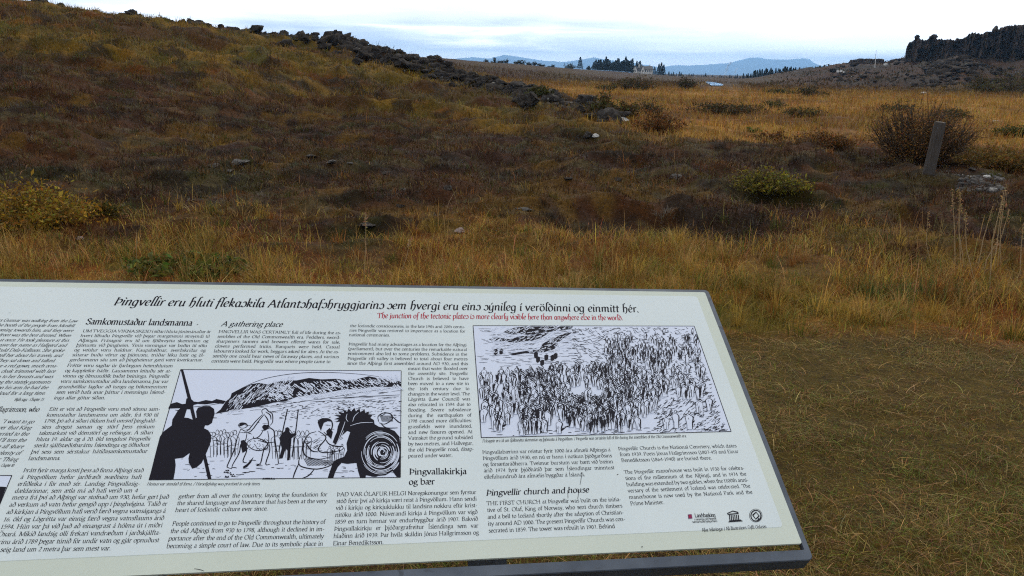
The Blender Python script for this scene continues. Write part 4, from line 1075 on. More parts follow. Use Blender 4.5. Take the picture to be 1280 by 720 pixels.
# small chamfer along the outer top edge
oc = skew(rrect(BX0 - .0115, BX1 + .0125, T_(BY1 + .031), T_(BY0 - .0120), .011))
V[0:nn] = [(x, y, -.0052) for x, y in o_]
V += [(x, y, -.0034) for x, y in oc]
for i in range(nn):
    j = (i + 1) % nn
    F += [(i, i + nn, j + nn, j), (4 * nn + i, i, j, 4 * nn + j), (3 * nn + i, 4 * nn + i, 4 * nn + j, 3 * nn + j), (2 * nn + i, 3 * nn + i, 3 * nn + j, 2 * nn + j)]
ib = rrect(BX0 + .012, BX1 - .014, T_(BY1 - .012), T_(BY0 + .012), .002)
V += [(x, y, -.038) for x, y in ib]; V += [(x, y, -.036) for x, y in ib]
frame = bput(mesh_py('frame', V, F, M_STEEL), board)
panel = slab('panel', skew(rrect(BX0, BX1, T_(BY1), T_(BY0), .004, 3)), -.005, 0, M_PANEL, board)
# brackets carrying the panel, and the legs
def bar(name, a, b, wd, mat, parent, sc=1.0):
    a, b = Vector(a), Vector(b); d = (b - a).normalized()
    u = d.orthogonal().normalized(); v = d.cross(u)
    q = [(u * sx + v * sy) * wd / 2 for sx, sy in ((1, 1), (-1, 1), (-1, -1), (1, -1))]
    V = [tuple(a + k) for k in q] + [tuple(b + k) for k in q]
    F = [(0, 1, 2, 3), (7, 6, 5, 4)] + [(i, i + 4, (i + 1) % 4 + 4, (i + 1) % 4) for i in range(4)]
    return mesh_py(name, V, F, mat, parent)
for x in (-.12, .62):
    r_ = slab('bracket', [(x, T_(BY1 - .06)), (x + .06, T_(BY1 - .06)), (x + .06, T_(BY0)), (x, T_(BY0))], -.030, -.0055, M_DARKSTEEL, board)
for x in (-.12, .62):
    top = Vector(tuple(OB + BS * (XB * (x + .03) + YB * .10 - ZB * .03)))
    gz = hz(top.x, top.y)
    bw = Vector((0, 0, board.location.z))
    lg = bar('leg', (top.x - board.location.x, top.y - board.location.y, top.z - board.location.z + .01), (top.x - board.location.x, top.y - board.location.y, gz - .35 - board.location.z), .06, M_STEEL, board)
# printed sheet inside the cream margin
sheet = slab('printed_sheet', skew(rrect(BX0 + .03, BX1 - .026, T_(BY1 - .036), T_(BY0 + .016), .008, 4)), .00002, .0003, M_SHEET, panel)
ZT = .0006

# ---- broad-nib lettering: skeleton strokes, swept with a slanted pen
G = {}
def gl(ch, w, s): G[ch] = (w, s)
gl('a', 44, '~10 41 18 49 29 46 31 34|-31 36 31 9|~31 9 34 0 42 4|~31 30 14 25 7 12 14 1 31 10')
gl('b', 50, 'H9 78 2|~9 36 24 50 41 43 44 25 36 4 22 -1 9 5')
gl('c', 40, '~36 40 26 50 12 43 7 25 13 5 25 -1 38 7')
gl('d', 52, '~39 40 26 50 11 42 7 22 13 3 25 -1 39 9|I39 78 0|-39 1 47 1')
gl('ð', 48, '~27 48 12 43 7 23 14 3 25 -1 38 9 42 26 36 52 14 79|-15 56 40 71')
gl('e', 42, '-8 28 36 28|~36 28 33 44 23 50 11 43 7 25 13 5 25 -1 38 8')
gl('f', 29, '~35 72 27 79 17 72 14 56|-14 58 14 0|-5 1 24 1|-3 48 29 48')
gl('g', 46, '~20 48 9 40 9 28 20 20 32 26 33 40 20 48|-31 46 45 47|~13 21 8 12 18 7 36 4 40 -10 26 -23 8 -20 4 -10 13 0')
gl('h', 53, 'I9 78 0|~9 34 24 49 36 46 40 34|-40 36 40 0|-33 1 48 1')
gl('i', 23, 'I11 49 0|.11 68')
gl('j', 22, 'H12 49 -8|~12 -8 7 -20 -3 -22|.12 68')
gl('k', 49, 'I9 78 0|-37 47 11 24|-17 28 40 1|-33 1 48 1|-29 48 43 48')
gl('l', 23, 'I11 78 0')
gl('m', 79, 'I9 49 0|~9 34 21 49 33 46 36 34|-36 36 36 0|-30 1 43 1|~36 34 48 49 60 46 64 34|-64 36 64 0|-57 1 72 1')
gl('n', 53, 'I9 49 0|~9 34 24 49 36 46 40 34|-40 36 40 0|-33 1 48 1')
gl('o', 47, '~23 50 10 42 6 25 11 6 23 -1 37 7 41 25 36 43 23 50')
gl('p', 50, 'H9 49 -24|-1 -24 20 -24|~9 36 24 50 41 43 44 25 36 4 22 -1 9 5')
gl('q', 50, '~39 40 26 50 11 42 7 22 13 3 25 -1 39 9|-39 48 39 -24|-31 -24 49 -24')
gl('r', 36, 'I9 49 0|~9 34 19 48 33 45')
gl('s', 36, '~31 42 21 50 10 45 10 36 21 28 31 20 30 5 18 -1 6 6')
gl('t', 30, '-14 62 14 12|~14 14 17 0 29 4|-4 48 28 48')
gl('u', 53, '-10 48 10 16|-2 48 10 48|~10 18 14 2 25 -1 39 12|-39 48 39 2|-31 48 39 48|-39 1 48 1')
gl('v', 45, '-5 48 23 0|-23 0 41 48|-0 48 13 48|-33 48 47 48')
gl('w', 68, '-4 48 19 0|-19 0 33 46|-33 46 49 0|-49 0 64 48|-0 48 12 48|-56 48 69 48')
gl('x', 46, '-6 48 40 0|-39 48 6 0|-0 48 15 48|-30 48 45 48|-0 1 14 1|-31 1 46 1')
gl('y', 45, '-5 48 24 2|~42 48 24 2 13 -20 3 -22|-0 48 13 48|-34 48 48 48')
gl('z', 41, '-6 48 36 48|-36 48 6 1|-6 1 37 1')
gl('þ', 50, 'H9 78 -24|-1 -24 20 -24|~9 36 24 50 41 43 44 25 36 4 22 -1 9 5')
gl('æ', 66, '~9 42 18 50 28 46 30 34|~30 30 14 25 7 12 14 1 30 12|-30 28 59 28|~59 28 56 44 46 50 34 42 30 25 35 5 47 -1 61 8')
gl('A', 66, '-6 1 32 73|-32 73 60 1|-17 26 48 26|-0 1 15 1|-50 1 69 1')
gl('B', 58, 'I12 72 0|~12 72 36 72 44 56 32 40 12 39|~14 39 42 38 49 20 38 1 12 1')
gl('C', 66, '~60 58 42 73 18 64 8 36 18 8 42 -1 61 12|-60 70 60 54')
gl('D', 72, 'I12 72 0|~12 72 40 72 62 56 64 34 52 8 36 1 12 1')
gl('E', 56, 'I12 72 0|-12 71 46 71|-46 71 47 58|-12 38 38 38|-12 1 48 1|-48 1 50 15')
gl('F', 53, 'I12 72 0|-12 71 46 71|-46 71 47 58|-12 37 38 37')
gl('G', 72, '~60 58 42 73 18 64 8 36 18 8 42 -1 60 8|-60 8 60 32|-48 32 69 32|-60 70 60 55')
gl('H', 76, 'I13 72 0|I61 72 0|-13 38 61 38|-4 71 22 71|-52 71 70 71')
gl('I', 32, 'I15 72 0|-6 71 25 71')
gl('J', 30, '-16 72 16 -2|~16 0 12 -14 0 -16|-7 71 26 71')
gl('K', 66, 'I12 72 0|-56 71 14 34|-24 40 62 1|-4 71 22 71|-44 71 64 71|-52 1 68 1')
gl('L', 54, 'I12 72 0|-4 71 22 71|-12 1 48 1|-48 1 51 17')
gl('M', 88, '-13 72 9 1|-13 72 43 2|-43 2 73 72|-73 72 78 1|-1 1 18 1|-68 1 88 1|-3 71 13 71|-73 71 85 71')
gl('N', 76, '-14 72 14 0|-14 72 62 0|-62 0 62 72|-5 1 24 1|-3 71 16 71|-52 71 72 71')
gl('O', 76, '~38 73 17 63 8 36 17 8 38 -1 59 8 68 36 59 63 38 73')
gl('P', 54, 'I12 72 0|~12 72 38 72 48 54 38 36 14 34')
gl('R', 62, 'I12 72 0|~12 72 38 72 46 56 36 39 14 37|-28 38 58 1|-52 1 65 1')
gl('S', 50, '~42 62 28 73 11 64 12 49 28 38 42 26 40 7 24 -1 7 8|-42 70 42 57|-7 15 7 1')
gl('T', 62, '-31 72 31 0|-22 1 41 1|-4 71 58 71|-4 71 3 57|-58 71 59 57')
gl('U', 72, '-13 72 13 22|~13 24 20 2 38 -1 56 6 60 24|-60 22 60 72|-4 71 23 71|-51 71 70 71')
gl('V', 66, '-6 72 34 0|-34 0 60 72|-0 71 17 71|-51 71 68 71')
gl('W', 92, '-6 72 28 0|-28 0 46 68|-46 68 66 0|-66 0 86 72|-0 71 16 71|-78 71 94 71')
gl('Y', 62, '-6 72 32 34|-32 34 58 72|-32 36 32 0|-22 1 43 1|-0 71 16 71|-49 71 66 71')
gl('Þ', 54, 'I12 72 0|-4 71 22 71|~13 56 38 56 48 40 38 22 14 20')
gl('Ð', 72, 'I12 72 0|~12 72 40 72 62 56 64 34 52 8 36 1 12 1|-2 38 30 38')
gl('0', 46, '~23 66 10 54 7 33 11 10 23 -1 36 10 40 33 36 54 23 66')
gl('1', 38, '-20 66 20 0|-8 56 20 66|-9 1 31 1')
gl('2', 44, '~9 54 20 66 34 60 34 44 20 22 7 1|-7 2 40 2')
gl('3', 44, '~9 58 20 66 33 60 33 45 18 36|~18 36 36 30 36 10 22 -1 7 5')
gl('4', 46, '-33 66 33 0|-33 66 5 20|-5 19 43 19')
gl('5', 44, '-36 65 14 65|-14 65 11 38|~11 38 30 40 37 22 28 2 7 2')
gl('6', 46, '~37 64 18 52 8 26 14 4 24 -1 38 10 36 32 22 38 9 26')
gl('7', 42, '-7 65 38 65|-38 65 17 0')
gl('8', 46, '~23 66 11 58 13 44 32 30 38 14 24 -1 9 10 12 28 34 46 35 58 23 66')
gl('9', 46, '~37 40 24 28 10 36 9 54 22 66 36 58 38 38 28 12 10 0')
gl('.', 20, '.9 3'); gl(',', 20, '.10 3|-11 3 6 -13'); gl(':', 22, '.10 4|.10 42')
gl('-', 30, '-4 23 25 23'); gl('(', 27, '~24 78 10 54 8 26 24 -14'); gl(')', 27, '~3 78 17 54 19 26 3 -14')
gl('/', 36, '-4 -8 32 78'); gl('’', 18, '-12 78 7 62'); gl("'", 18, '-10 78 8 60'); gl('“', 34, '-12 76 7 62|-25 76 20 62')
gl('”', 34, '-12 78 7 62|-25 78 20 62')
# letters of the display hand used for the heading
DISP = {
 's': (40, '~9 4 22 -1 34 8 37 26 30 45 18 50 12 40|~9 4 6 8 10 13'),
 'h': (52, '-13 82 13 2|~13 82 22 88 30 84|~13 34 26 50 40 42 42 20 34 -8 22 -16|-4 1 20 1'),
 'd': (50, '~27 48 12 43 7 23 14 3 25 -1 38 9 42 26 34 52 8 76'),
 'ð': (50, '~27 48 12 43 7 23 14 3 25 -1 38 9 42 26 34 52 8 76|-14 58 42 74'),
 'a': (48, '~36 40 24 50 11 42 7 22 14 2 26 0 36 14|-37 50 37 9|~37 9 40 0 48 5'),
 'e': (42, '~8 24 26 26 36 36 30 49 18 48 8 32 9 12 22 -1 38 9'),
 'f': (30, '~38 80 28 88 17 78 15 56|-15 58 12 -24|-2 48 30 48'),
 'g': (50, '~36 42 24 50 11 42 7 22 14 2 26 0 37 14|-38 50 38 -2|~38 0 34 -20 16 -24 4 -16'),
 'k': (48, '-11 84 11 0|~11 30 28 50 36 38 22 26 12 24|~22 26 32 6 46 4'),
 'l': (24, '-14 84 12 8|~12 9 15 0 25 4|~14 84 22 90 28 84'),
 't': (31, '-15 66 13 10|~13 12 16 0 28 4|-2 49 31 49'),
 'i': (22, '-11 49 10 9|~10 9 13 0 22 4|-4 45 11 49|.14 68'),
 'u': (52, '-11 49 11 16|~11 18 15 1 26 0 38 14|-39 49 39 9|~39 9 42 0 50 4|-4 45 11 49'),
 'r': (37, '-12 49 12 0|~12 32 22 50 34 46|-4 45 12 49'),
 'y': (48, '-10 49 10 18|~10 20 14 2 26 2 38 16|-39 49 38 -2|~38 0 34 -20 16 -24 4 -16'),
 'n': (53, '-12 49 12 0|~12 32 26 50 39 44 40 30|-40 32 39 9|~39 9 42 0 51 4|-4 45 12 49'),
 'm': (78, '-12 49 12 0|~12 32 24 50 36 44 37 30|-37 32 37 0|~37 32 49 50 61 44 63 30|-63 32 62 9|~62 9 65 0 74 4|-4 45 12 49'),
}
def catmull(P_, n=4):
    P_ = [np.array(p, float) for p in P_]
    Q = [P_[0] * 2 - P_[1]] + P_ + [P_[-1] * 2 - P_[-2]]
    if np.allclose(P_[0], P_[-1]): Q[0], Q[-1] = P_[-2], P_[1]
    o = []
    for i in range(1, len(Q) - 2):
        for k in range(n):
            t = k / n
            o.append(.5 * ((2 * Q[i]) + (-Q[i - 1] + Q[i + 1]) * t + (2 * Q[i - 1] - 5 * Q[i] + 4 * Q[i + 1] - Q[i + 2]) * t * t + (-Q[i - 1] + 3 * Q[i] - 3 * Q[i + 1] + Q[i + 2]) * t ** 3))
    o.append(P_[-1]); return o
ACC = {'\u0301': '-20 58 31 76', '\u0308': '.12 66|.32 66', '\u0304': '-10 66 34 66'}
def parse(s):
    out = []
    for st in s.split('|'):
        f, v = st[0], [float(a) for a in st[1:].split()]
        if f == '~': out.append(catmull(list(zip(v[::2], v[1::2]))))
        elif f == '-': out.append([np.array(v[:2]), np.array(v[2:])])
        elif f == '.': out.append([np.array([v[0] - 3.5, v[1] - 2]), np.array([v[0] + 3.5, v[1] + 2]), 'dot'])
        elif f in 'IH':
            x, a, b = v
            out.append([np.array([x, a]), np.array([x, b])])
            out.append([np.array([x - 8, a - 4]), np.array([x, a - 1])])
            if f == 'I': out.append([np.array([x - 8, 1]), np.array([x + 9, 1])])
    return out
_gc = {}
def glyph(ch, disp):
    key = (ch, disp)
    if key in _gc: return _gc[key]
    d = unicodedata.normalize('NFD', ch)
    b = d[0]
    wd, s = DISP[b] if disp and b in DISP else G.get(b, G['o'])
    st = parse(s)
    for a in d[1:]:
        ac = parse(ACC.get(a, '.20 66'))
        if b in 'iíj': st = [q for q in st if not (len(q) == 3 and isinstance(q[2], str))]
        dx = wd / 2 - 23; dy = 22 if b.isupper() else 0
        st += [[(p + np.array([dx, dy]) if not isinstance(p, str) else p) for p in q] for q in ac]
    _gc[key] = (wd, st); return _gc[key]
class Ink:
    """collects pen strokes in board units"""
    def __init__(s): s.V, s.F, s.k = [], [], 0
    def ribbon(s, P_, W, z=ZT):
        n = len(P_)
        if n < 2: return
        s.k = (s.k + 1) % 9; zz = z + s.k * 4e-6
        b = len(s.V)
        for i in range(n):
            d = P_[min(i + 1, n - 1)] - P_[max(i - 1, 0)]
            l = math.hypot(d[0], d[1]) or 1e-9
            nx, ny = -d[1] / l, d[0] / l
            w = W[i] if hasattr(W, '__len__') else W
            s.V.append((P_[i][0] + nx * w, P_[i][1] + ny * w, zz)); s.V.append((P_[i][0] - nx * w, P_[i][1] - ny * w, zz))
        for i in range(n - 1): s.F.append((b + 2 * i, b + 2 * i + 1, b + 2 * i + 3, b + 2 * i + 2))
    def poly(s, P_, z=ZT):
        b = len(s.V); s.k = (s.k + 1) % 9
        s.V += [(p[0], p[1], z + s.k * 4e-6) for p in P_]
        s.F.append(tuple(range(b, b + len(P_))))
    def build(s, name, mat, parent):
        o = bput(mesh_py(name, s.V, s.F, mat), parent)
        return o
NIB = math.radians(28)
def text_width(t, disp=False, sp_=26):
    return sum((sp_ if c == ' ' else glyph(c, disp)[0]) for c in t)
def write(ink, t, O, U, Vv, sx, sy, spx, slant, wt, disp=False):
    """letters along unit vector U from O; sx, sy = board units per glyph unit"""
    x = 0.0
    hair, fat = wt * .34, wt
    for c in t:
        if c == ' ': x += spx; continue
        wd, st = glyph(c, disp)
        for q in st:
            if isinstance(q[-1], str): pts, dot = q[:-1], True
            else: pts, dot = q, False
            P_ = []; 
            for p in pts: P_.append(O + U * ((p[0] + slant * p[1]) * sx + x) + Vv * (p[1] * sy))
            W = []
            for i in range(len(pts)):
                d = pts[min(i + 1, len(pts) - 1)] - pts[max(i - 1, 0)]
                a = math.atan2(d[1], d[0])
                W.append((fat * .62 if dot else math.hypot(fat * math.sin(a - NIB), hair) * .5) * .5 * (sx + sy))
            ink.ribbon(P_, W)
        x += wd * sx
def block(name, lines, a, b, c, xh, mat, slant=0.0, wt=9.5, just=True, last_just=False, disp=False, align='l', ref=0, nrow=None):
    """a, b: survey points of the first baseline's ends; c: last baseline's start; xh: x-height as a fraction of the line pitch (or of a's local scale if one line)"""
    A, B = b_of(*a), b_of(*b)
    A[1], B[1] = -A[1], -B[1]
    U = B - A; Wd = np.linalg.norm(U); U = U / Wd
    n = nrow or len(lines)
    if n > 1:
        Cc = b_of(*c); Cc[1] = -Cc[1]; step = (Cc - (B if align == 'r' else A)) / (n - 1); pitch = np.linalg.norm(step)
        sy = pitch * xh / 50
    else:
        step = np.zeros(2); sy = abs(b_of(a[0], a[1])[1] - b_of(a[0], a[1] - xh)[1]) / 50
    Vv = np.array([-U[1], U[0]])
    jl = lines if last_just or len(lines) == 1 else lines[:-1]
    if len(lines) == 1 or not just: sx = Wd / text_width(lines[ref], disp)
    else: sx = Wd / np.percentile([text_width(l, disp, 24) for l in jl], 88)
    ink = Ink()
    for i, l in enumerate(lines):
        O = A + step * i
        full = (just and (i < len(lines) - 1 or last_just)) or len(lines) == 1
        ns = l.count(' '); nat = text_width(l, disp, 0) * sx
        if full and ns:
            k = 1.0; sp_ = (Wd - nat) / ns
            if sp_ < 12 * sx: k = (Wd - 12 * sx * ns) / nat; sp_ = 12 * sx
            write(ink, l, O, U, Vv, sx * k, sy, sp_, slant, wt, disp)
        else:
            wl = nat + ns * 25 * sx
            if align == 'r': O = O + U * (Wd - wl)
            write(ink, l, O, U, Vv, sx, sy, 25 * sx, slant, wt, disp)
    return ink.build(name, mat, panel)
def lines(s): return [l for l in s.strip('\n').split('\n')]

block('heading_lettering', ['Þingvellir eru hluti flekaskila Atlantshafshryggjarins sem hvergi eru eins sýnileg í veröldinni og einmitt hér.'], (141.5, 381.5), (799, 390.5), None, 6.6, M_INK, .16, 11.3, disp=True)
block('heading_lettering', ['The junction of the tectonic plates is more clearly visible here than anywhere else in the world.'], (471.3, 397.6), (779, 400.3), None, 4.3, M_RED, .1, 11, disp=True)
block('heading_lettering', ['Samkomustaður landsmanna'], (106.8, 405.5), (240, 407.2), None, 5.2, M_INK, 0, 11.5)
block('heading_lettering', ['A gathering place'], (276, 407.8), (352.5, 408.6), None, 4.2, M_INK, .28, 10.5)
block('heading_lettering', ['Þingvallakirkja'], (511.4, 593.2), (583.6, 592.6), None, 5.0, M_INK, 0, 12)
block('heading_lettering', ['og bær'], (511.0, 606), (543.8, 605.4), None, 5.0, M_INK, 0, 12)
block('heading_lettering', ['Þingvellir church and house'], (607.5, 619.6), (736.4, 615.4), None, 4.9, M_INK, .2, 12)
XH = .40
block('paragraph_lettering', lines('''
UM TVEGGJA VIKNA SKEIÐ í síðari hluta júnímánaðar ár
hvert lifnaðu Þingvellir við þegar margmenni streymdi til
Alþingis. Frásagnir eru til um fjölbreytta skemmtan og
þjónustu við þingheim. Ýmis varningur var boðin til sölu
og veislur voru haldnar. Kaupahéðnar, sverðskriðar og
sútarar buðu vörur og þjónustu, trúðar léku listir og öl-
gerðarmenn sáu um að þingheimur gæti vætt kverkarnar.'''), (103, 415.4), (263.6, 416.4), (87, 451.6), XH, M_FINEINK, last_just=True)
block('paragraph_lettering', lines('''
Fréttir voru sagðar úr fjarlægum heimshlutum
og kappleikir háðir. Lausamenn leituðu sér at-
vinnu og ölmusufólk baðst beininga. Þingvellir
voru samkomustaður allra landsmanna, þar var
grundvöllur lagður að tungu og bókmenntum
sem verið hafa snar þáttur í menningu Íslend-
inga allar götur síðan.'''), (83.6, 458.6), (216, 459.2), (67, 499.2), XH, M_TEXTINK)
block('paragraph_lettering', lines('''
Eitt er víst að Þingvellir voru með sönnu sam-
komustaður landsmanna um aldir, frá 930 til
1798, þó að á síðari öldum hafi umsvif þinghald-
sins dregist saman og störf þess einkum
takmarkast við dómstörf og refsingar. Á síðari
hluta 19. aldar og á 20. öld tengdust Þingvellir
sterkt sjálfstæðisbaráttu Íslendinga og öðluðust
því sess sem sérstakur hátíðasamkomustaður
landsmanna.'''), (61.2, 513.4), (199.8, 513.4), (35, 575.3), XH, M_TEXTINK)
block('paragraph_lettering', lines('''
Þrátt fyrir marga kosti þess að finna Alþingi stað
á Þingvöllum hefur jarðfræði svæðisins haft
erfiðleika í för með sér. Landsig Þingvallasig-
dældarinnar, sem ætla má að hafi verið um 4'''), (28.7, 590.3), (179.2, 590.3), (18, 616), XH, M_TEXTINK, last_just=True)
block('paragraph_lettering', lines('''
metra frá því að Alþingi var stofnað um 930, hefur gert það
að verkum að vatn hefur gengið upp í þinghelgina. Talið er
að kirkjan á Þingvöllum hafi verið færð vegna vatnságangs á
16. öld og Lögrétta var einnig færð vegna vatnsflaums árið
1594. Hún var þá við það að einangrast á hólma út í miðri
Öxará. Mikið landsig olli frekari vandræðum í jarðskjálfta-
hrinu árið 1789 þegar túnið fór undir vatn og gjár opnuðust
og seig land um 2 metra þar sem mest var.'''), (14.6, 624.4), (211, 623.4), (-11, 690), XH, M_TEXTINK)
block('paragraph_lettering', lines('''
ÞINGVELLIR WAS CERTAINLY full of life during the as-
semblies of the Old Commonwealth era. Peddlers, sword-
sharpeners tanners and brewers offered wares for sale,
clowns performed tricks. Banquets were held. Casual
labourers looked for work, beggars asked for alms. At the as-
sembly one could hear news of faraway places, and various
contests were held. Þingvellir was where people came to'''), (273, 416.3), (426.2, 417.8), (264, 453.2), XH, M_FINEINK)
block('paragraph_lettering', lines('''
gether from all over the country, laying the foundation for
the shared language and literature that has been at the very
heart of Icelandic culture ever since.'''), (222.9, 622.9), (409.2, 620.3), (218.8, 640), XH, M_TEXTINK)
block('paragraph_lettering', lines('''
People continued to go to Þingvellir throughout the history of
the old Alþingi from 930 to 1798, although it declined in im-
portance after the end of the Old Commonwealth, ultimately
becoming a simple court of law. Due to its symbolic place in'''), (215, 657.2), (406.4, 654.8), (207.9, 685.3), XH, M_TEXTINK, last_just=True)
block('paragraph_lettering', lines('''
the Icelandic consciousness, in the late 19th and 20th centu-
ries Þingvellir was restored to importance as a location for
national ceremonies.'''), (437.5, 408.9), (581.7, 410.2), (436.2, 420.3), XH, M_FINEINK)
block('paragraph_lettering', lines('''
Þingvellir had many advantages as a location for the Alþingi
(parliament), but over the centuries the remarkable natural
environment also led to some problems. Subsidence in the
Þingvellir rift valley is believed to total about four metres
since the Alþingi first assembled around AD 930, and this'''), (435.7, 431.8), (583.4, 432.9), (433.7, 455.9), XH, M_FINEINK, last_just=True)
block('paragraph_lettering', lines('''
meant that water flooded over
the assembly site. Þingvellir
Church is believed to have
been moved to a new site in
the 16th century due to
changes in the water level. The
Lögrétta (Law Council) was
also relocated in 1594 due to
flooding. Severe subsidence
during the earthquakes of
1798 caused more difficulties:
grassfields were inundated,
and new fissures opened. At
Vatnskot the ground subsided
by two metres, and Hallvegur,
the old Þingvellir road, disap-
peared under water.'''), (510, 462.5), (585, 462.5), (510.2, 572), XH, M_FINEINK)
block('paragraph_lettering', lines('''
ÞAÐ VAR ÓLAFUR HELGI Noregskonungur sem fyrstur
stóð fyrir því að kirkja væri reist á Þingvöllum. Hann sendi
við í kirkju og kirkjuklukku til landsins nokkru eftir krist-
nitöku árið 1000. Núverandi kirkja á Þingvöllum var vígð
1859 en turn hennar var endurbyggður árið 1907. Bakvið
Þingvallakirkju er þjóðargrafreitur Íslendinga sem var
hlaðinn árið 1939. Þar hvíla skáldin Jónas Hallgrímsson og
Einar Benediktsson.'''), (421, 620.5), (595.5, 617.5), (416.1, 681.8), XH, M_TEXTINK)
block('paragraph_lettering', lines('''
Þingvallabærinn var reistur fyrir 1000 ára afmæli Alþingis á
Þingvöllum árið 1930, en nú er hann í notkun þjóðgarðsins
og forsætisráðherra. Tveimur burstum var bætt við bæinn
árið 1974 fyrir þjóðhátíð þar sem Íslendingar minntust
ellefuhundruð ára afmælis byggðar á Íslandi.'''), (603, 567.5), (763.5, 564.2), (605.3, 598.4), XH, M_FINEINK)
block('paragraph_lettering', lines('''
THE FIRST CHURCH at Þingvellir was built on the initia-
tive of St. Olaf, King of Norway, who sent church timbers
and a bell to Iceland shortly after the adoption of Christian-
ity around AD 1000. The present Þingvellir Church was con-
secrated in 1859. The tower was rebuilt in 1907. Behind'''), (608.3, 631.7), (776.4, 626.4), (610.8, 665.9), XH, M_TEXTINK)
block('paragraph_lettering', lines('''
Þingvellir Church is the National Cemetery, which dates
from 1939. Poets Jónas Hallgrímsson (1807-45) and Einar
Benediktsson (1864-1940) are buried there.'''), (773.1, 563), (921, 559.2), (776.9, 577.6), XH, M_FINEINK)
block('paragraph_lettering', lines('''
The Þingvellir manorhouse was built in 1930 for celebra-
tions of the millennium of the Alþingi, and in 1974 the
building was extended by two gables, when the 1100th anni-
versary of the settlement of Iceland was celebrated. The
manorhouse is now used by the National Park and the
Prime Minister.'''), (780.4, 592.5), (931, 587), (788.3, 631.8), XH, M_FINEINK)
# the quotation column at the far left, set in italics against its right edge
block('paragraph_lettering', lines('''
as Gunnar was walking from the Law
the booth of the people from Mosfell.
coming towards him, and they were
in front was the best dressed. When
Gunnar at once. He took pleasure at this
gave her name as Hallgerd and
Hoskuld Dala-Kollsson. She spoke
tell her about his travels, and
They sat down and talked.   
wore a red gown, much orna-
cloak trimmed with lace
down to her breasts and was
wearing the stately garments
on his arm he had the
aloud for a long time.'''), (-4, 402), (96, 403.0), (56.4, 493.4), XH, M_FINEINK, .3, just=False, align='r')
block('paragraph_lettering', ['Skallagrimsson, who'], (-14, 514.6), (48.2, 514.8), None, 4.2, M_TEXTINK, .1)
block('paragraph_lettering', lines('''
“I want to go
over that King
carried to the
I’ll toss the
we all share
plenty of
or Thing'''), (1, 529), (41.8, 529.3), (21.7, 576.6), XH, M_TEXTINK, .3, just=False, align='r', ref=0)
block('caption_lettering', ['Njáls saga - Chapter 33'], (17.6, 501.3), (53.8, 501.2), None, 2.6, M_FINEINK, .2, 9)
block('caption_lettering', ['saga - Chapter 80'], (-8, 583.6), (17, 583.5), None, 2.6, M_FINEINK, .2, 9)
block('caption_lettering', ['Hestaat var stundað til forna. / Horsefighting was practised in early times.'], (183.2, 606.9), (325.2, 606.6), None, 2.6, M_TEXTINK, .25, 9)
block('caption_lettering', ['Frásagnir eru til um fjölbreytta skemmtan og þjónustu á Þingvöllum. / Þingvellir was certainly full of life during the assemblies of the Old Commonwealth era.'], (603, 553.2), (858.4, 546.7), None, 2.6, M_TEXTINK, .25, 9)
block('caption_lettering', ['Allar teikningar / All illustrations: Gylfi Gíslason'], (877.7, 664.6), (958.5, 659.9), None, 2.9, M_TEXTINK, 0, 9)

# ---- drawings
def B2(px, py):
    p = b_of(px, py); return np.array([p[0], -p[1]])
def zoom(ox, oy, s): return lambda x, y: B2(ox + x / s, oy + y / s)
class Sheet:
    """a drawing: its paper, its ink and the white scratched into the ink, as one printed mesh"""
    def __init__(s, corners, label):
        s.V = [(*B2(*c), .0005) for c in corners]; s.F = [tuple(range(len(corners)))]; s.M = [0]; s.label = label
    def add(s, pen, m):
        b = len(s.V); s.V += pen.V; s.F += [tuple(i + b for i in f) for f in pen.F]; s.M += [m] * len(pen.F)
    def done(s):
        o = bput(mesh_py('ink_drawing', s.V, s.F, None, None, mats=[M_PAPER, M_INK], midx=s.M), panel)
        o['label'] = s.label
class Pen(Ink):
    def __init__(s, f): super().__init__(); s.f = f
    def line(s, pts, w=.0008, z=.0008, n=1, smooth=True, taper=True):
        P_ = [s.f(*p) for p in pts]
        if smooth and len(P_) > 2: P_ = catmull(P_, 3)
        k = len(P_)
        W = [w * (.45 + .55 * math.sin(math.pi * (i + .5) / k)) if taper else w for i in range(k)]
        s.ribbon(P_, W, z)
    def fill(s, pts, z=.0008, smooth=False):
        P_ = [s.f(*p) for p in pts]
        if smooth: P_ = catmull(P_ + [P_[0]], 3)[:-1]
        s.poly(P_, z)
rd = random.Random(4)
# drawing one: a horse fight
F1 = zoom(180, 450, 3.879)
SH = Sheet([(225.9, 462.1), (501.5, 463.8), (500.4, 597), (186.4, 600)], 'black and white drawing of a horse fight with a dark figure holding a pole')
k = Pen(F1)
for a, b in (((178, 47), (1247, 53)), ((1247, 53), (1243, 570)), ((1243, 570), (25, 582)), ((25, 582), (178, 47))): k.line([a, b], .0007, smooth=False, taper=False)
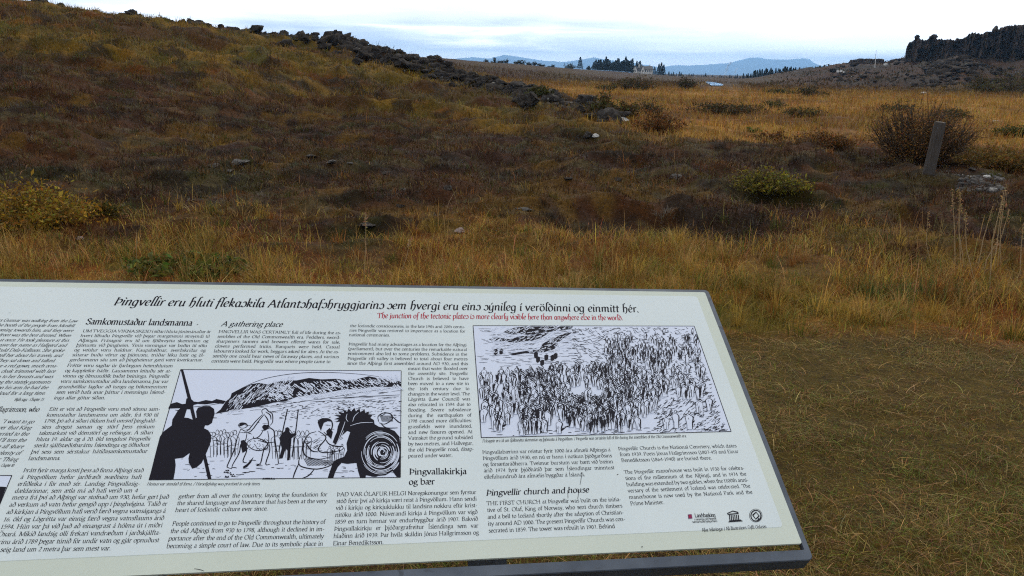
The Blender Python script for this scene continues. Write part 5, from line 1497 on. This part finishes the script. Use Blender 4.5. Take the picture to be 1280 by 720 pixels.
# hill
k.fill([(345, 262), (372, 240), (395, 205), (420, 180), (425, 163), (470, 140), (520, 118), (560, 112), (600, 120), (640, 108), (690, 100), (740, 100), (800, 88), (860, 95), (930, 92), (990, 100), (1040, 92), (1090, 80), (1150, 92), (1200, 98), (1246, 106), (1246, 128), (1180, 132), (1120, 130), (1050, 140), (960, 145), (880, 160), (800, 172), (740, 180), (690, 200), (640, 205), (600, 215), (540, 228), (470, 240), (400, 252)])
k.line([(425, 163), (520, 115), (600, 88), (700, 70), (800, 62), (920, 62), (1050, 70), (1140, 82)], .0007)
k.fill([(118, 236), (128, 214), (160, 205), (185, 215), (215, 212), (240, 202), (262, 205), (300, 195), (330, 200), (352, 190), (398, 200), (385, 214), (340, 210), (300, 216), (260, 214), (215, 226), (170, 234)])
k.line([(120, 236), (200, 232), (300, 222), (380, 210)], .0006)
for i in range(60):
    x = rd.uniform(420, 1235); y = 235 - (x - 420) * .09 + rd.uniform(-14, 40)
    L_ = rd.uniform(12, 60); k.line([(x, y), (x + L_ * .5, y - 2 - rd.uniform(0, 3)), (x + L_, y - L_ * .08)], .00042)
k.line([(900, 188), (1040, 180), (1240, 170)], .0009); k.line([(560, 232), (700, 212), (880, 186), (1040, 160), (1240, 132)], .0005)
# trodden ground
for i in range(190):
    x = rd.uniform(150, 1230); y = rd.uniform(225, 572)
    if y < 330 and rd.random() < .25: continue
    L_ = rd.uniform(8, 34); k.line([(x, y), (x + L_ * .5, y + rd.uniform(-2, 2)), (x + L_, y + rd.uniform(-2, 3))], rd.choice((.0004, .0005, .0008)))
for i in range(260):
    x = rd.uniform(640, 1240); y = rd.uniform(208, 290) - (x - 640) * .03
    L_ = rd.uniform(5, 18); k.line([(x, y), (x + L_, y - rd.uniform(-3, 5))], rd.choice((.0004, .0007)), smooth=False)
# the crowd behind: loose outlines
def fig(x, y, h, w=.00055, dark=.3):
    wd = h * .17
    k.line([(x - wd * .35, y - h * .86), (x, y - h), (x + wd * .45, y - h * .9), (x + wd * .1, y - h * .8), (x - wd * .35, y - h * .86)], w)
    k.line([(x - wd * .3, y - h * .8), (x - wd, y - h * .68), (x - wd * .8, y - h * .38), (x - wd * .7, y)], w)
    k.line([(x + wd * .3, y - h * .8), (x + wd, y - h * .66), (x + wd * .75, y - h * .36), (x + wd * .7, y)], w)
    k.line([(x, y - h * .42), (x + rd.uniform(-3, 3), y)], w)
    k.line([(x - wd * .8, y - h * .42), (x, y - h * .45), (x + wd * .8, y - h * .42)], w * .8)
    if rd.random() < dark: k.fill([(x - wd * .6, y - h * .7), (x + wd * .3, y - h * .72), (x + wd * .5, y - h * .42), (x - wd * .5, y - h * .4)])
for x in (335, 352, 372, 388, 408, 426, 440): fig(x + rd.uniform(-4, 4), 470 + rd.uniform(-12, 8), 122, dark=.15)
for x in (705, 726, 748, 768, 790, 640, 655, 900, 915, 935, 960): fig(x, 482 + rd.uniform(-6, 6), 138 if x < 850 else 70, dark=.1)
# wrestlers in the middle
k.line([(470, 330), (458, 318), (470, 306), (492, 308), (502, 320), (488, 330), (470, 330)], .0009)
k.fill([(458, 322), (470, 304), (495, 306), (504, 316), (488, 314), (470, 322)])
for pts in ([(470, 335), (500, 345), (540, 300), (575, 265)], [(486, 352), (520, 345), (560, 292), (585, 262)], [(470, 335), (452, 380), (440, 430), (410, 500), (404, 520), (425, 528)], [(500, 352), (492, 392), (470, 410), (462, 452), (432, 505), (425, 528)], [(470, 395), (500, 430), (480, 490), (500, 500)],
            [(575, 262), (572, 245), (590, 236), (604, 250), (622, 262), (624, 300), (612, 318)], [(585, 268), (600, 290), (606, 320)], [(590, 252), (612, 268), (616, 290)],
            [(580, 330), (600, 316), (612, 330), (630, 344), (634, 380), (640, 420), (652, 500), (636, 508)], [(580, 340), (560, 370), (536, 382), (530, 372)], [(600, 345), (605, 395), (580, 440), (566, 500), (545, 512), (575, 514)], [(560, 392), (600, 402), (636, 398)], [(605, 400), (610, 440), (590, 505), (612, 506)], [(500, 400), (540, 380), (590, 395), (600, 425), (560, 440), (520, 430), (500, 400)]):
    k.line(pts, .0011)
k.fill([(572, 325), (582, 314), (604, 318), (606, 332), (585, 345), (578, 336)])
k.fill([(470, 392), (486, 388), (500, 406), (498, 440), (478, 452), (470, 420)]); k.fill([(480, 518), (500, 505), (518, 485), (532, 470), (520, 498), (500, 520), (482, 528)])
for i in range(46):
    x, y = rd.uniform(500, 600), rd.uniform(385, 435); k.line([(x, y), (x + rd.uniform(3, 10), y + rd.uniform(-7, 7))], .0006, smooth=False)
# the two spearmen
k.line([(696, 240), (672, 350), (655, 440)], .0011, taper=False); k.line([(748, 240), (738, 330), (718, 470)], .0011, taper=False)
k.fill([(684, 345), (686, 330), (698, 326), (706, 334), (706, 350), (716, 360), (738, 352), (736, 364), (716, 380), (712, 420), (706, 486), (694, 488), (696, 440), (688, 430), (672, 478), (654, 480), (668, 430), (662, 400), (656, 380), (668, 358)])
# bending man beside the horse
for pts in ([(850, 320), (846, 296), (870, 285), (905, 292), (914, 318), (905, 345), (890, 365), (872, 350)], [(835, 348), (800, 360), (778, 395), (772, 440), (790, 470), (850, 482), (905, 470)], [(845, 345), (875, 365), (880, 385), (845, 430), (870, 450), (950, 440), (970, 425)], [(880, 385), (900, 410), (940, 420), (966, 418)], [(760, 460), (750, 500), (770, 520), (840, 530), (905, 512), (925, 490)], [(752, 500), (732, 545), (722, 576)], [(826, 530), (800, 560), (765, 576)], [(778, 395), (812, 440), (845, 446)]):
    k.line(pts, .0013)
k.fill([(848, 322), (842, 302), (862, 286), (900, 286), (914, 300), (890, 298), (872, 306), (864, 326), (858, 345)])
k.fill([(884, 345), (900, 330), (916, 350), (908, 385), (895, 372), (886, 362)])
for i in range(22): x = 775 + i * 7; k.line([(x, 478 + i * .5), (x + 22, 515 - i * .3)], .0007, smooth=False)
for i in range(18): y = rd.uniform(385, 440); x = rd.uniform(782, 840); k.line([(x, y), (x + 20, y - 12)], .0005, smooth=False)
# man behind the horse
for pts in ([(1138, 300), (1135, 275), (1160, 258), (1195, 262), (1205, 285), (1190, 300), (1165, 312), (1140, 305)], [(1205, 275), (1232, 300), (1244, 306)], [(1150, 310), (1175, 330), (1230, 330)]): k.line(pts, .0013)
for i in range(14): x = 1145 + i * 4; k.line([(x, 270), (x + 10, 300)], .0005, smooth=False)
# horse
k.fill([(915, 400), (925, 372), (935, 350), (940, 322), (950, 300), (930, 302), (945, 290), (922, 288), (948, 278), (920, 268), (955, 268), (940, 250), (970, 258), (965, 240), (985, 252), (992, 236), (1005, 250), (1020, 232), (1028, 250), (1045, 236), (1050, 254), (1070, 240), (1072, 258), (1092, 250), (1088, 266), (1108, 268), (1098, 282), (1115, 292),
        (1118, 312), (1140, 325), (1180, 330), (1215, 345), (1238, 372), (1244, 420), (1243, 568), (1225, 568), (1205, 540), (1170, 560), (1110, 566), (1076, 560), (1074, 572), (1048, 572), (1038, 540), (1030, 500), (985, 505), (958, 500), (940, 520), (925, 550), (918, 574), (890, 575), (900, 545), (912, 510), (930, 485), (970, 470), (985, 440), (982, 405), (1000, 350), (985, 345), (955, 372), (938, 398), (930, 412)])
for pts in (((905, 575),), ): pass
# the standing figure with the pole
k.fill([(178, 47), (190, 47), (232, 200), (252, 285), (300, 460), (328, 580), (310, 580), (286, 470), (235, 285)])
k.fill([(25, 580), (40, 520), (60, 440), (78, 372), (95, 348), (135, 318), (138, 290), (165, 245), (202, 212), (206, 188), (222, 184), (240, 200), (240, 225), (226, 240), (208, 240), (196, 280), (215, 282), (240, 292), (256, 280), (253, 250), (262, 232), (290, 225), (320, 224), (340, 238), (343, 262), (334, 290), (330, 306), (312, 318), (296, 318), (292, 332), (312, 342), (326, 365), (325, 395), (308, 440), (294, 470), (280, 500), (255, 522), (234, 528), (218, 500), (216, 478), (222, 452), (190, 475), (150, 480), (154, 510), (150, 545), (143, 580)])
for i in range(9):
    x = 560 + rd.uniform(0, 60); k.fill([(x, 580), (x + 5, 571), (x + 12, 578), (x + 17, 572), (x + 22, 580)])
for i in range(7):
    x = 375 + rd.uniform(0, 60); y = 545 + rd.uniform(-12, 26); k.fill([(x, y + 6), (x + 4, y - 2), (x + 12, y + 4), (x + 18, y - 1), (x + 22, y + 6)])
SH.add(k, 1)
# white hatching over the black areas
k = Pen(F1)
for i in range(300):
    x = rd.uniform(400, 720); y = 215 - (x - 400) * .27 + rd.uniform(-45, 30) + (25 if x < 470 else 0)
    L_ = rd.uniform(8, 36); k.line([(x, y), (x + L_ * .55, y - L_ * .62)], rd.choice((.0004, .0006, .0008)), .0010, smooth=False)
for i in range(520):
    x = rd.uniform(600, 1240); y = 165 - (x - 600) * .085 + rd.uniform(-42, 30)
    L_ = rd.uniform(5, 26); k.line([(x, y), (x + L_ * .8, y + L_ * rd.uniform(.3, .8))], rd.choice((.0005, .0008, .0011)), .0010, smooth=False)
for r0 in range(16, 128, 7):
    for s in range(3):
        a0 = rd.uniform(0, 6.28); da = rd.uniform(.7, 1.9); xs = 1155 if r0 < 70 else 1148; ys = 450
        k.line([(xs + r0 * .82 * math.cos(a0 + da * t_ / 7), ys + (r0 * .86) * math.sin(a0 + da * t_ / 7)) for t_ in range(8) if ys + r0 * .86 * math.sin(a0 + da * t_ / 7) < 560 and xs + r0 * .82 * math.cos(a0 + da * t_ / 7) < 1236], rd.choice((.0006, .0009, .0012)), .0010)
k.line([(1160, 452), (1166, 440), (1152, 434), (1142, 448), (1150, 466), (1172, 464), (1182, 444), (1168, 424)], .0010, .0010)
for pts in ([(940, 395), (965, 330), (975, 300)], [(935, 402), (952, 380), (968, 345)], [(1000, 320), (1050, 306), (1110, 304)], [(985, 262), (980, 285), (990, 300)], [(1040, 255), (1020, 275), (1012, 300)]): k.line(pts, .0006, .0010)
SH.add(k, 0); SH.done()

# drawing two: a great crowd seen from above
F2 = zoom(590, 390, 3.879)
SH = Sheet([(591.3, 407.3), (867.6, 407.9), (913.8, 539.5), (601.6, 547.3)], 'black and white drawing of a great crowd gathered among rocks')
k = Pen(F2)
for a, b in (((5, 67), (1077, 69)), ((1077, 69), (1256, 580)), ((1256, 580), (45, 610)), ((45, 610), (5, 67))): k.line([a, b], .0008, smooth=False, taper=False)
def inside(x, y):
    f = (y - 68) / 520; return x > 10 + 40 * f and x < 1070 + 178 * f and 72 < y < 606 - 26 * (x / 1250)
def dash(x, y, dx, dy, w):
    if inside(x, y) and inside(x + dx, y + dy): k.line([(x, y), (x + dx * .5 + rd.uniform(-2, 2), y + dy * .5 + rd.uniform(-2, 2)), (x + dx, y + dy)], w, n=1)
# dark rocks, upper left
k.fill([(150, 98), (200, 78), (260, 71), (490, 71), (480, 84), (400, 92), (340, 108), (270, 112), (230, 104), (190, 108)])
k.fill([(80, 132), (130, 126), (180, 132), (240, 118), (300, 112), (380, 100), (330, 128), (290, 140), (250, 142), (210, 150), (150, 144), (100, 142)])
k.fill([(330, 178), (345, 150), (380, 132), (420, 116), (460, 100), (480, 104), (440, 130), (420, 150), (400, 180), (372, 188), (350, 196), (320, 196)])
k.fill([(175, 204), (260, 190), (330, 182), (330, 194), (250, 202), (200, 210)])
for q in ((105, 184), (132, 182), (350, 212), (300, 200), (380, 214), (330, 238), (395, 205), (310, 222)):
    k.fill([(q[0], q[1]), (q[0] + 10, q[1] - 6), (q[0] + 20, q[1] - 2), (q[0] + 19, q[1] + 18), (q[0] + 8, q[1] + 26), (q[0] + 1, q[1] + 20)])
for i in range(2700):                                          # slope hatching, upper right and right edge
    x, y = rd.uniform(480, 1240), rd.uniform(74, 590)
    if y > 250 and x < 700 + (y - 250) * .9 and not (x > 880 and y > 470): continue
    L_ = rd.uniform(8, 24); a = rd.uniform(-.9, -.1) if y > 330 else rd.uniform(-.5, .9)
    dash(x, y, L_ * math.cos(a), L_ * math.sin(a), rd.choice((.0004, .0006, .0008)))
for i in range(200):
    x, y = rd.uniform(15, 520), rd.uniform(80, 270)
    L_ = rd.uniform(12, 50); dash(x, y, L_, rd.uniform(-3, 3), rd.choice((.0004, .0005)))
for i in range(110):
    x, y = rd.uniform(40, 1230), rd.uniform(560, 604); dash(x, y, rd.uniform(8, 34), rd.uniform(-3, 2), rd.choice((.0005, .0008)))
KW = Pen(F2); ZM = [.0009]
def man(x, y, h, dk):
    """one standing figure: white silhouette over whatever is behind, then its outline"""
    if not inside(x, y) or not inside(x, y - h): return
    ZM[0] += 1.2e-6; z0 = ZM[0]; z1 = z0 + 5e-5
    wd = h * rd.uniform(.15, .23); ln = rd.uniform(-.07, .07) * h
    KW.fill([(x - wd * .7, y), (x - wd * .9, y - h * .4), (x - wd + ln, y - h * .7), (x + ln, y - h * .98), (x + wd + ln, y - h * .68), (x + wd * .8, y - h * .35), (x + wd * .75, y)], z0)
    hw = h * .06
    k.line([(x - hw + ln, y - h * .88), (x + ln, y - h * .99), (x + hw * 1.2 + ln, y - h * .9), (x + ln, y - h * .82), (x - hw + ln, y - h * .88)], .0008, z1)
    if rd.random() < .55: k.fill([(x - hw + ln, y - h * .9), (x + ln, y - h), (x + hw + ln, y - h * .93)], z1)
    w = rd.choice((.0004, .0006, .0009))
    k.line([(x + ln, y - h * .82), (x - wd + ln, y - h * .68), (x - wd * .8, y - h * .35), (x - wd * .6, y)], w, z1)
    k.line([(x + ln, y - h * .82), (x + wd + ln, y - h * .66), (x + wd * .7, y - h * .35), (x + wd * .7, y)], rd.choice((.0005, .0009, .0013)), z1)
    if rd.random() < .7: k.line([(x, y - h * .45), (x + rd.uniform(-.5, .5) * wd, y)], w, z1)
    if rd.random() < dk * .34:
        s = rd.choice((-1, 1))
        k.fill([(x + ln, y - h * .78), (x + s * wd + ln, y - h * .64), (x + s * wd * .8, y - h * .2), (x + s * wd * .5, y - h * .05), (x + s * wd * .1, y - h * .4)], z1)
    for _ in range(rd.choice((1, 2, 3))):
        a, b = rd.uniform(-wd, wd) * .8, rd.uniform(.2, .72); k.line([(x + a, y - h * b), (x + a + rd.uniform(-5, 5), y - h * b + rd.uniform(6, 16))], rd.choice((.0004, .0008)), z1, smooth=False)
people = []
for i in range(380):                                          # the ring of listeners
    a = rd.uniform(0, 6.28); r = rd.uniform(.60, 2.15)
    x, y = 560 + 128 * r * math.cos(a) * 1.25, 400 + 78 * r * math.sin(a) + 20
    if a > 3.6 and a < 5.9: y = max(y, 300)
    people.append((x, y))
for i in range(80): people.append((rd.uniform(240, 400), rd.uniform(330, 600)))
for i in range(78): people.append((rd.uniform(30, 270), rd.uniform(310, 600)))
for i in range(230): people.append((rd.uniform(640, 1120), rd.uniform(140, 430)))
for i in range(38): people.append((rd.uniform(420, 830), rd.uniform(480, 600)))
for p in ((940, 570), (990, 565), (1055, 570), (1110, 500), (1150, 480), (1095, 490), (1040, 100), (1070, 110), (930, 110), (770, 150), (840, 130), (225, 330), (130, 350), (155, 350), (75, 345), (790, 596), (880, 588)): people.append(p)
people.sort(key=lambda p: p[1])
for x, y in people:
    if ((x - 525) / 56) ** 2 + ((y - 20 - 388) / 40) ** 2 < 1: continue
    h = 36 + 46 * (y - 120) / 480
    man(x, y, h * rd.uniform(.85, 1.15), .42)
man(553, 430, 64, 1); man(566, 428, 60, 1)
SH.add(KW, 0)
for p in ((300, 588), (390, 580), (440, 560), (250, 575), (110, 560)):
    k.fill([(p[0], p[1]), (p[0] + 40, p[1] - 12), (p[0] + 70, p[1] - 22), (p[0] + 46, p[1] - 2)])
SH.add(k, 1)
k = Pen(F2)
for i in range(480):
    x, y = rd.uniform(90, 480), rd.uniform(72, 200); L_ = rd.uniform(6, 22)
    k.line([(x, y), (x + L_, y - L_ * rd.uniform(.2, .7))], rd.choice((.0005, .0009)), .0010, smooth=False)
SH.add(k, 0); SH.done()
# drawing three: only its right end is in view
F3 = lambda x, y: B2(x, y)
SH = Sheet([(-46, 594.3), (15, 594.6), (-4, 640), (-72, 640)], 'corner of a drawing with a dark shape under a white sky')
k = Pen(F3)
k.fill([(-68, 634), (-50, 612), (-24, 606), (-6, 608), (8, 609), (-3.6, 639), (-70, 639.6)])
for a, b in (((-46, 594.3), (15, 594.6)), ((15, 594.6), (-4, 640)), ((-4, 640), (-72, 640)), ((-72, 640), (-46, 594.3))): k.line([a, b], .0007, smooth=False, taper=False)
SH.add(k, 1); SH.done()

# ---- marks at the lower right
FL = zoom(770, 540, 4.8)
k = Pen(FL); k.fill([(430, 496), (453, 494), (458, 520), (434, 522)]); k.build('sponsor_mark', M_PURPLE, panel)
k = Pen(FL); k.line([(440, 500), (442, 516)], .0011, .0010, smooth=False); k.line([(448, 499), (450, 515)], .0008, .0010, smooth=False); k.build('sponsor_mark', M_RED, panel)
block('caption_lettering', ['Landsbankinn'], (868.9, 646.9), (894.7, 646.1), None, 3.4, M_TEXTINK, .1, 12)
block('caption_lettering', ['í samvinnu við Þingvelli'], (868, 650.6), (895.6, 649.4), None, 1.9, M_TEXTINK, .1, 10)
block('caption_lettering', ['samstarfsaðili þjóðgarðsins'], (865.5, 653.8), (896.6, 652.6), None, 1.9, M_TEXTINK, .1, 10)
k = Pen(FL)                                                    # temple emblem
k.fill([(664, 488), (700, 472), (732, 480), (735, 488), (700, 478), (668, 492)]); k.fill([(668, 492), (734, 487), (736, 493), (670, 498)])
for i in range(6):
    x = 677 + i * 10.6; k.fill([(x, 498), (x + 5.5, 497.5), (x + 9 , 531), (x + 3.2, 531.5)])
k.fill([(678, 532), (748, 526), (752, 531), (680, 537)]); k.fill([(674, 538), (756, 531), (760, 537), (674, 543)])
k.build('temple_emblem', M_INK, panel)
k = Pen(FL)                                                    # heritage emblem: ring, circle and square
ci = lambda cx, cy, r, ry: [(cx + r * math.cos(i * math.pi / 12), cy + ry * math.sin(i * math.pi / 12)) for i in range(25)]
k.line(ci(839, 503, 30, 32), .0011, taper=False); k.line(ci(838, 502, 38, 39), .0004, taper=False)
k.line([(820, 500), (840, 482), (858, 504), (838, 524), (820, 500)], .0013, smooth=False, taper=False)
k.line([(846, 534), (856, 522), (850, 512)], .0010, smooth=False)
k.build('heritage_emblem', M_INK, panel)
# scratches and grit on the sheet
for pts in ([(727.5, 592), (725, 606)], [(709.5, 613), (710, 623)], [(724, 612), (722, 624)], [(243, 711), (251, 712.5), (255, 714)]):
    k = Pen(B2); k.line(pts, .0005); k.build('scratch', M_FINEINK, panel)
for q in ((771, 593.5), (801.5, 684), (246, 406)):
    k = Pen(B2); k.line([q, (q[0] + 1.8, q[1] - .4)], .0009, smooth=False); k.build('scratch', M_FINEINK, panel)
# ================================================================== distance
def ridge_line(name, pts, D, mat, base=-2.0, thick=2600, seed=0, px0=-250, px1=1500, amp=1.0, nseg=900):
    """a mountain chain: crest following a skyline, slopes falling both ways"""
    pxs = np.linspace(px0, px1, nseg)
    xs = np.array([p[0] for p in pts]); ys = np.array([p[1] for p in pts])
    cy = np.interp(pxs, xs, ys)
    rows = [(-1, 0), (-.7, .12), (-.45, .34), (-.25, .62), (-.1, .86), (0, 1), (.15, .82), (.45, .4), (1, 0)]
    V = []
    for a, f in rows:
        for i, p in enumerate(pxs):
            v = ray(p, cy[i]); zt = CAMZ + v[2] * D
            q = np.array([v[0] * D, D])
            q = q * (1 + a * thick / D)
            nz = 1 + .5 * (float(vn(np.array([p * .09 + seed]), np.array([a * 5.0 + seed]), seed)[0]) - .5) * (1 - f)
            V.append((q[0], q[1], base + max(zt - base, 1) * f * nz))
    F = []
    for r in range(len(rows) - 1):
        for i in range(nseg - 1):
            F.append((r * nseg + i, r * nseg + i + 1, (r + 1) * nseg + i + 1, (r + 1) * nseg + i))
    o = mesh_py(name, V, F, mat, smooth=True)
    return tag(o, kind='structure')
M_MOUNT = m_mottle('mountain_rock', (.045, .045, .05), (.10, .09, .075),   .0013, .95, detail=8)
ridge_line('mountains', [(-900, 66), (0, 64), (400, 68), (425, 66), (440, 62), (456, 66), (480, 70), (530, 73), (560, 74), (590, 71.5), (612, 73), (630, 68.5), (645, 70.5), (680, 76), (706, 77.5), (730, 74), (742, 71.5), (756, 74.5), (775, 76.5), (800, 80), (826, 84),
            (845, 81.5), (862, 82), (880, 81), (900, 79.5), (912, 79), (925, 75), (938, 72), (950, 72), (958, 74), (985, 74.5), (1004, 73), (1012, 74), (1018, 79), (1026, 82), (1040, 83), (1100, 86), (1400, 92), (2300, 120)], 16000, M_MOUNT, seed=5)

# haze: the air between here and the mountains
hm = bpy.data.materials.new('air_haze'); hm.use_nodes = True
t = hm.node_tree; t.nodes.clear()
ov = t.nodes.new('ShaderNodeOutputMaterial'); pv = t.nodes.new('ShaderNodeVolumePrincipled')
pv.inputs['Color'].default_value = (.33, .61, 1.0, 1); pv.inputs['Density'].default_value = .00015; pv.inputs['Anisotropy'].default_value = .45
t.links.new(pv.outputs[0], ov.inputs['Volume'])
def box(name, a, b, mat=None, parent=None):
    x0, y0, z0 = a; x1, y1, z1 = b
    V = [(x0, y0, z0), (x1, y0, z0), (x1, y1, z0), (x0, y1, z0), (x0, y0, z1), (x1, y0, z1), (x1, y1, z1), (x0, y1, z1)]
    F = [(0, 3, 2, 1), (4, 5, 6, 7), (0, 1, 5, 4), (1, 2, 6, 5), (2, 3, 7, 6), (3, 0, 4, 7)]
    return mesh_py(name, V, F, mat, parent)
HAZE = box('haze', (-19500, -19500, -6), (19500, 19500, 455), hm)
tag(HAZE, kind='stuff')
HAZE.display_type = 'WIRE'
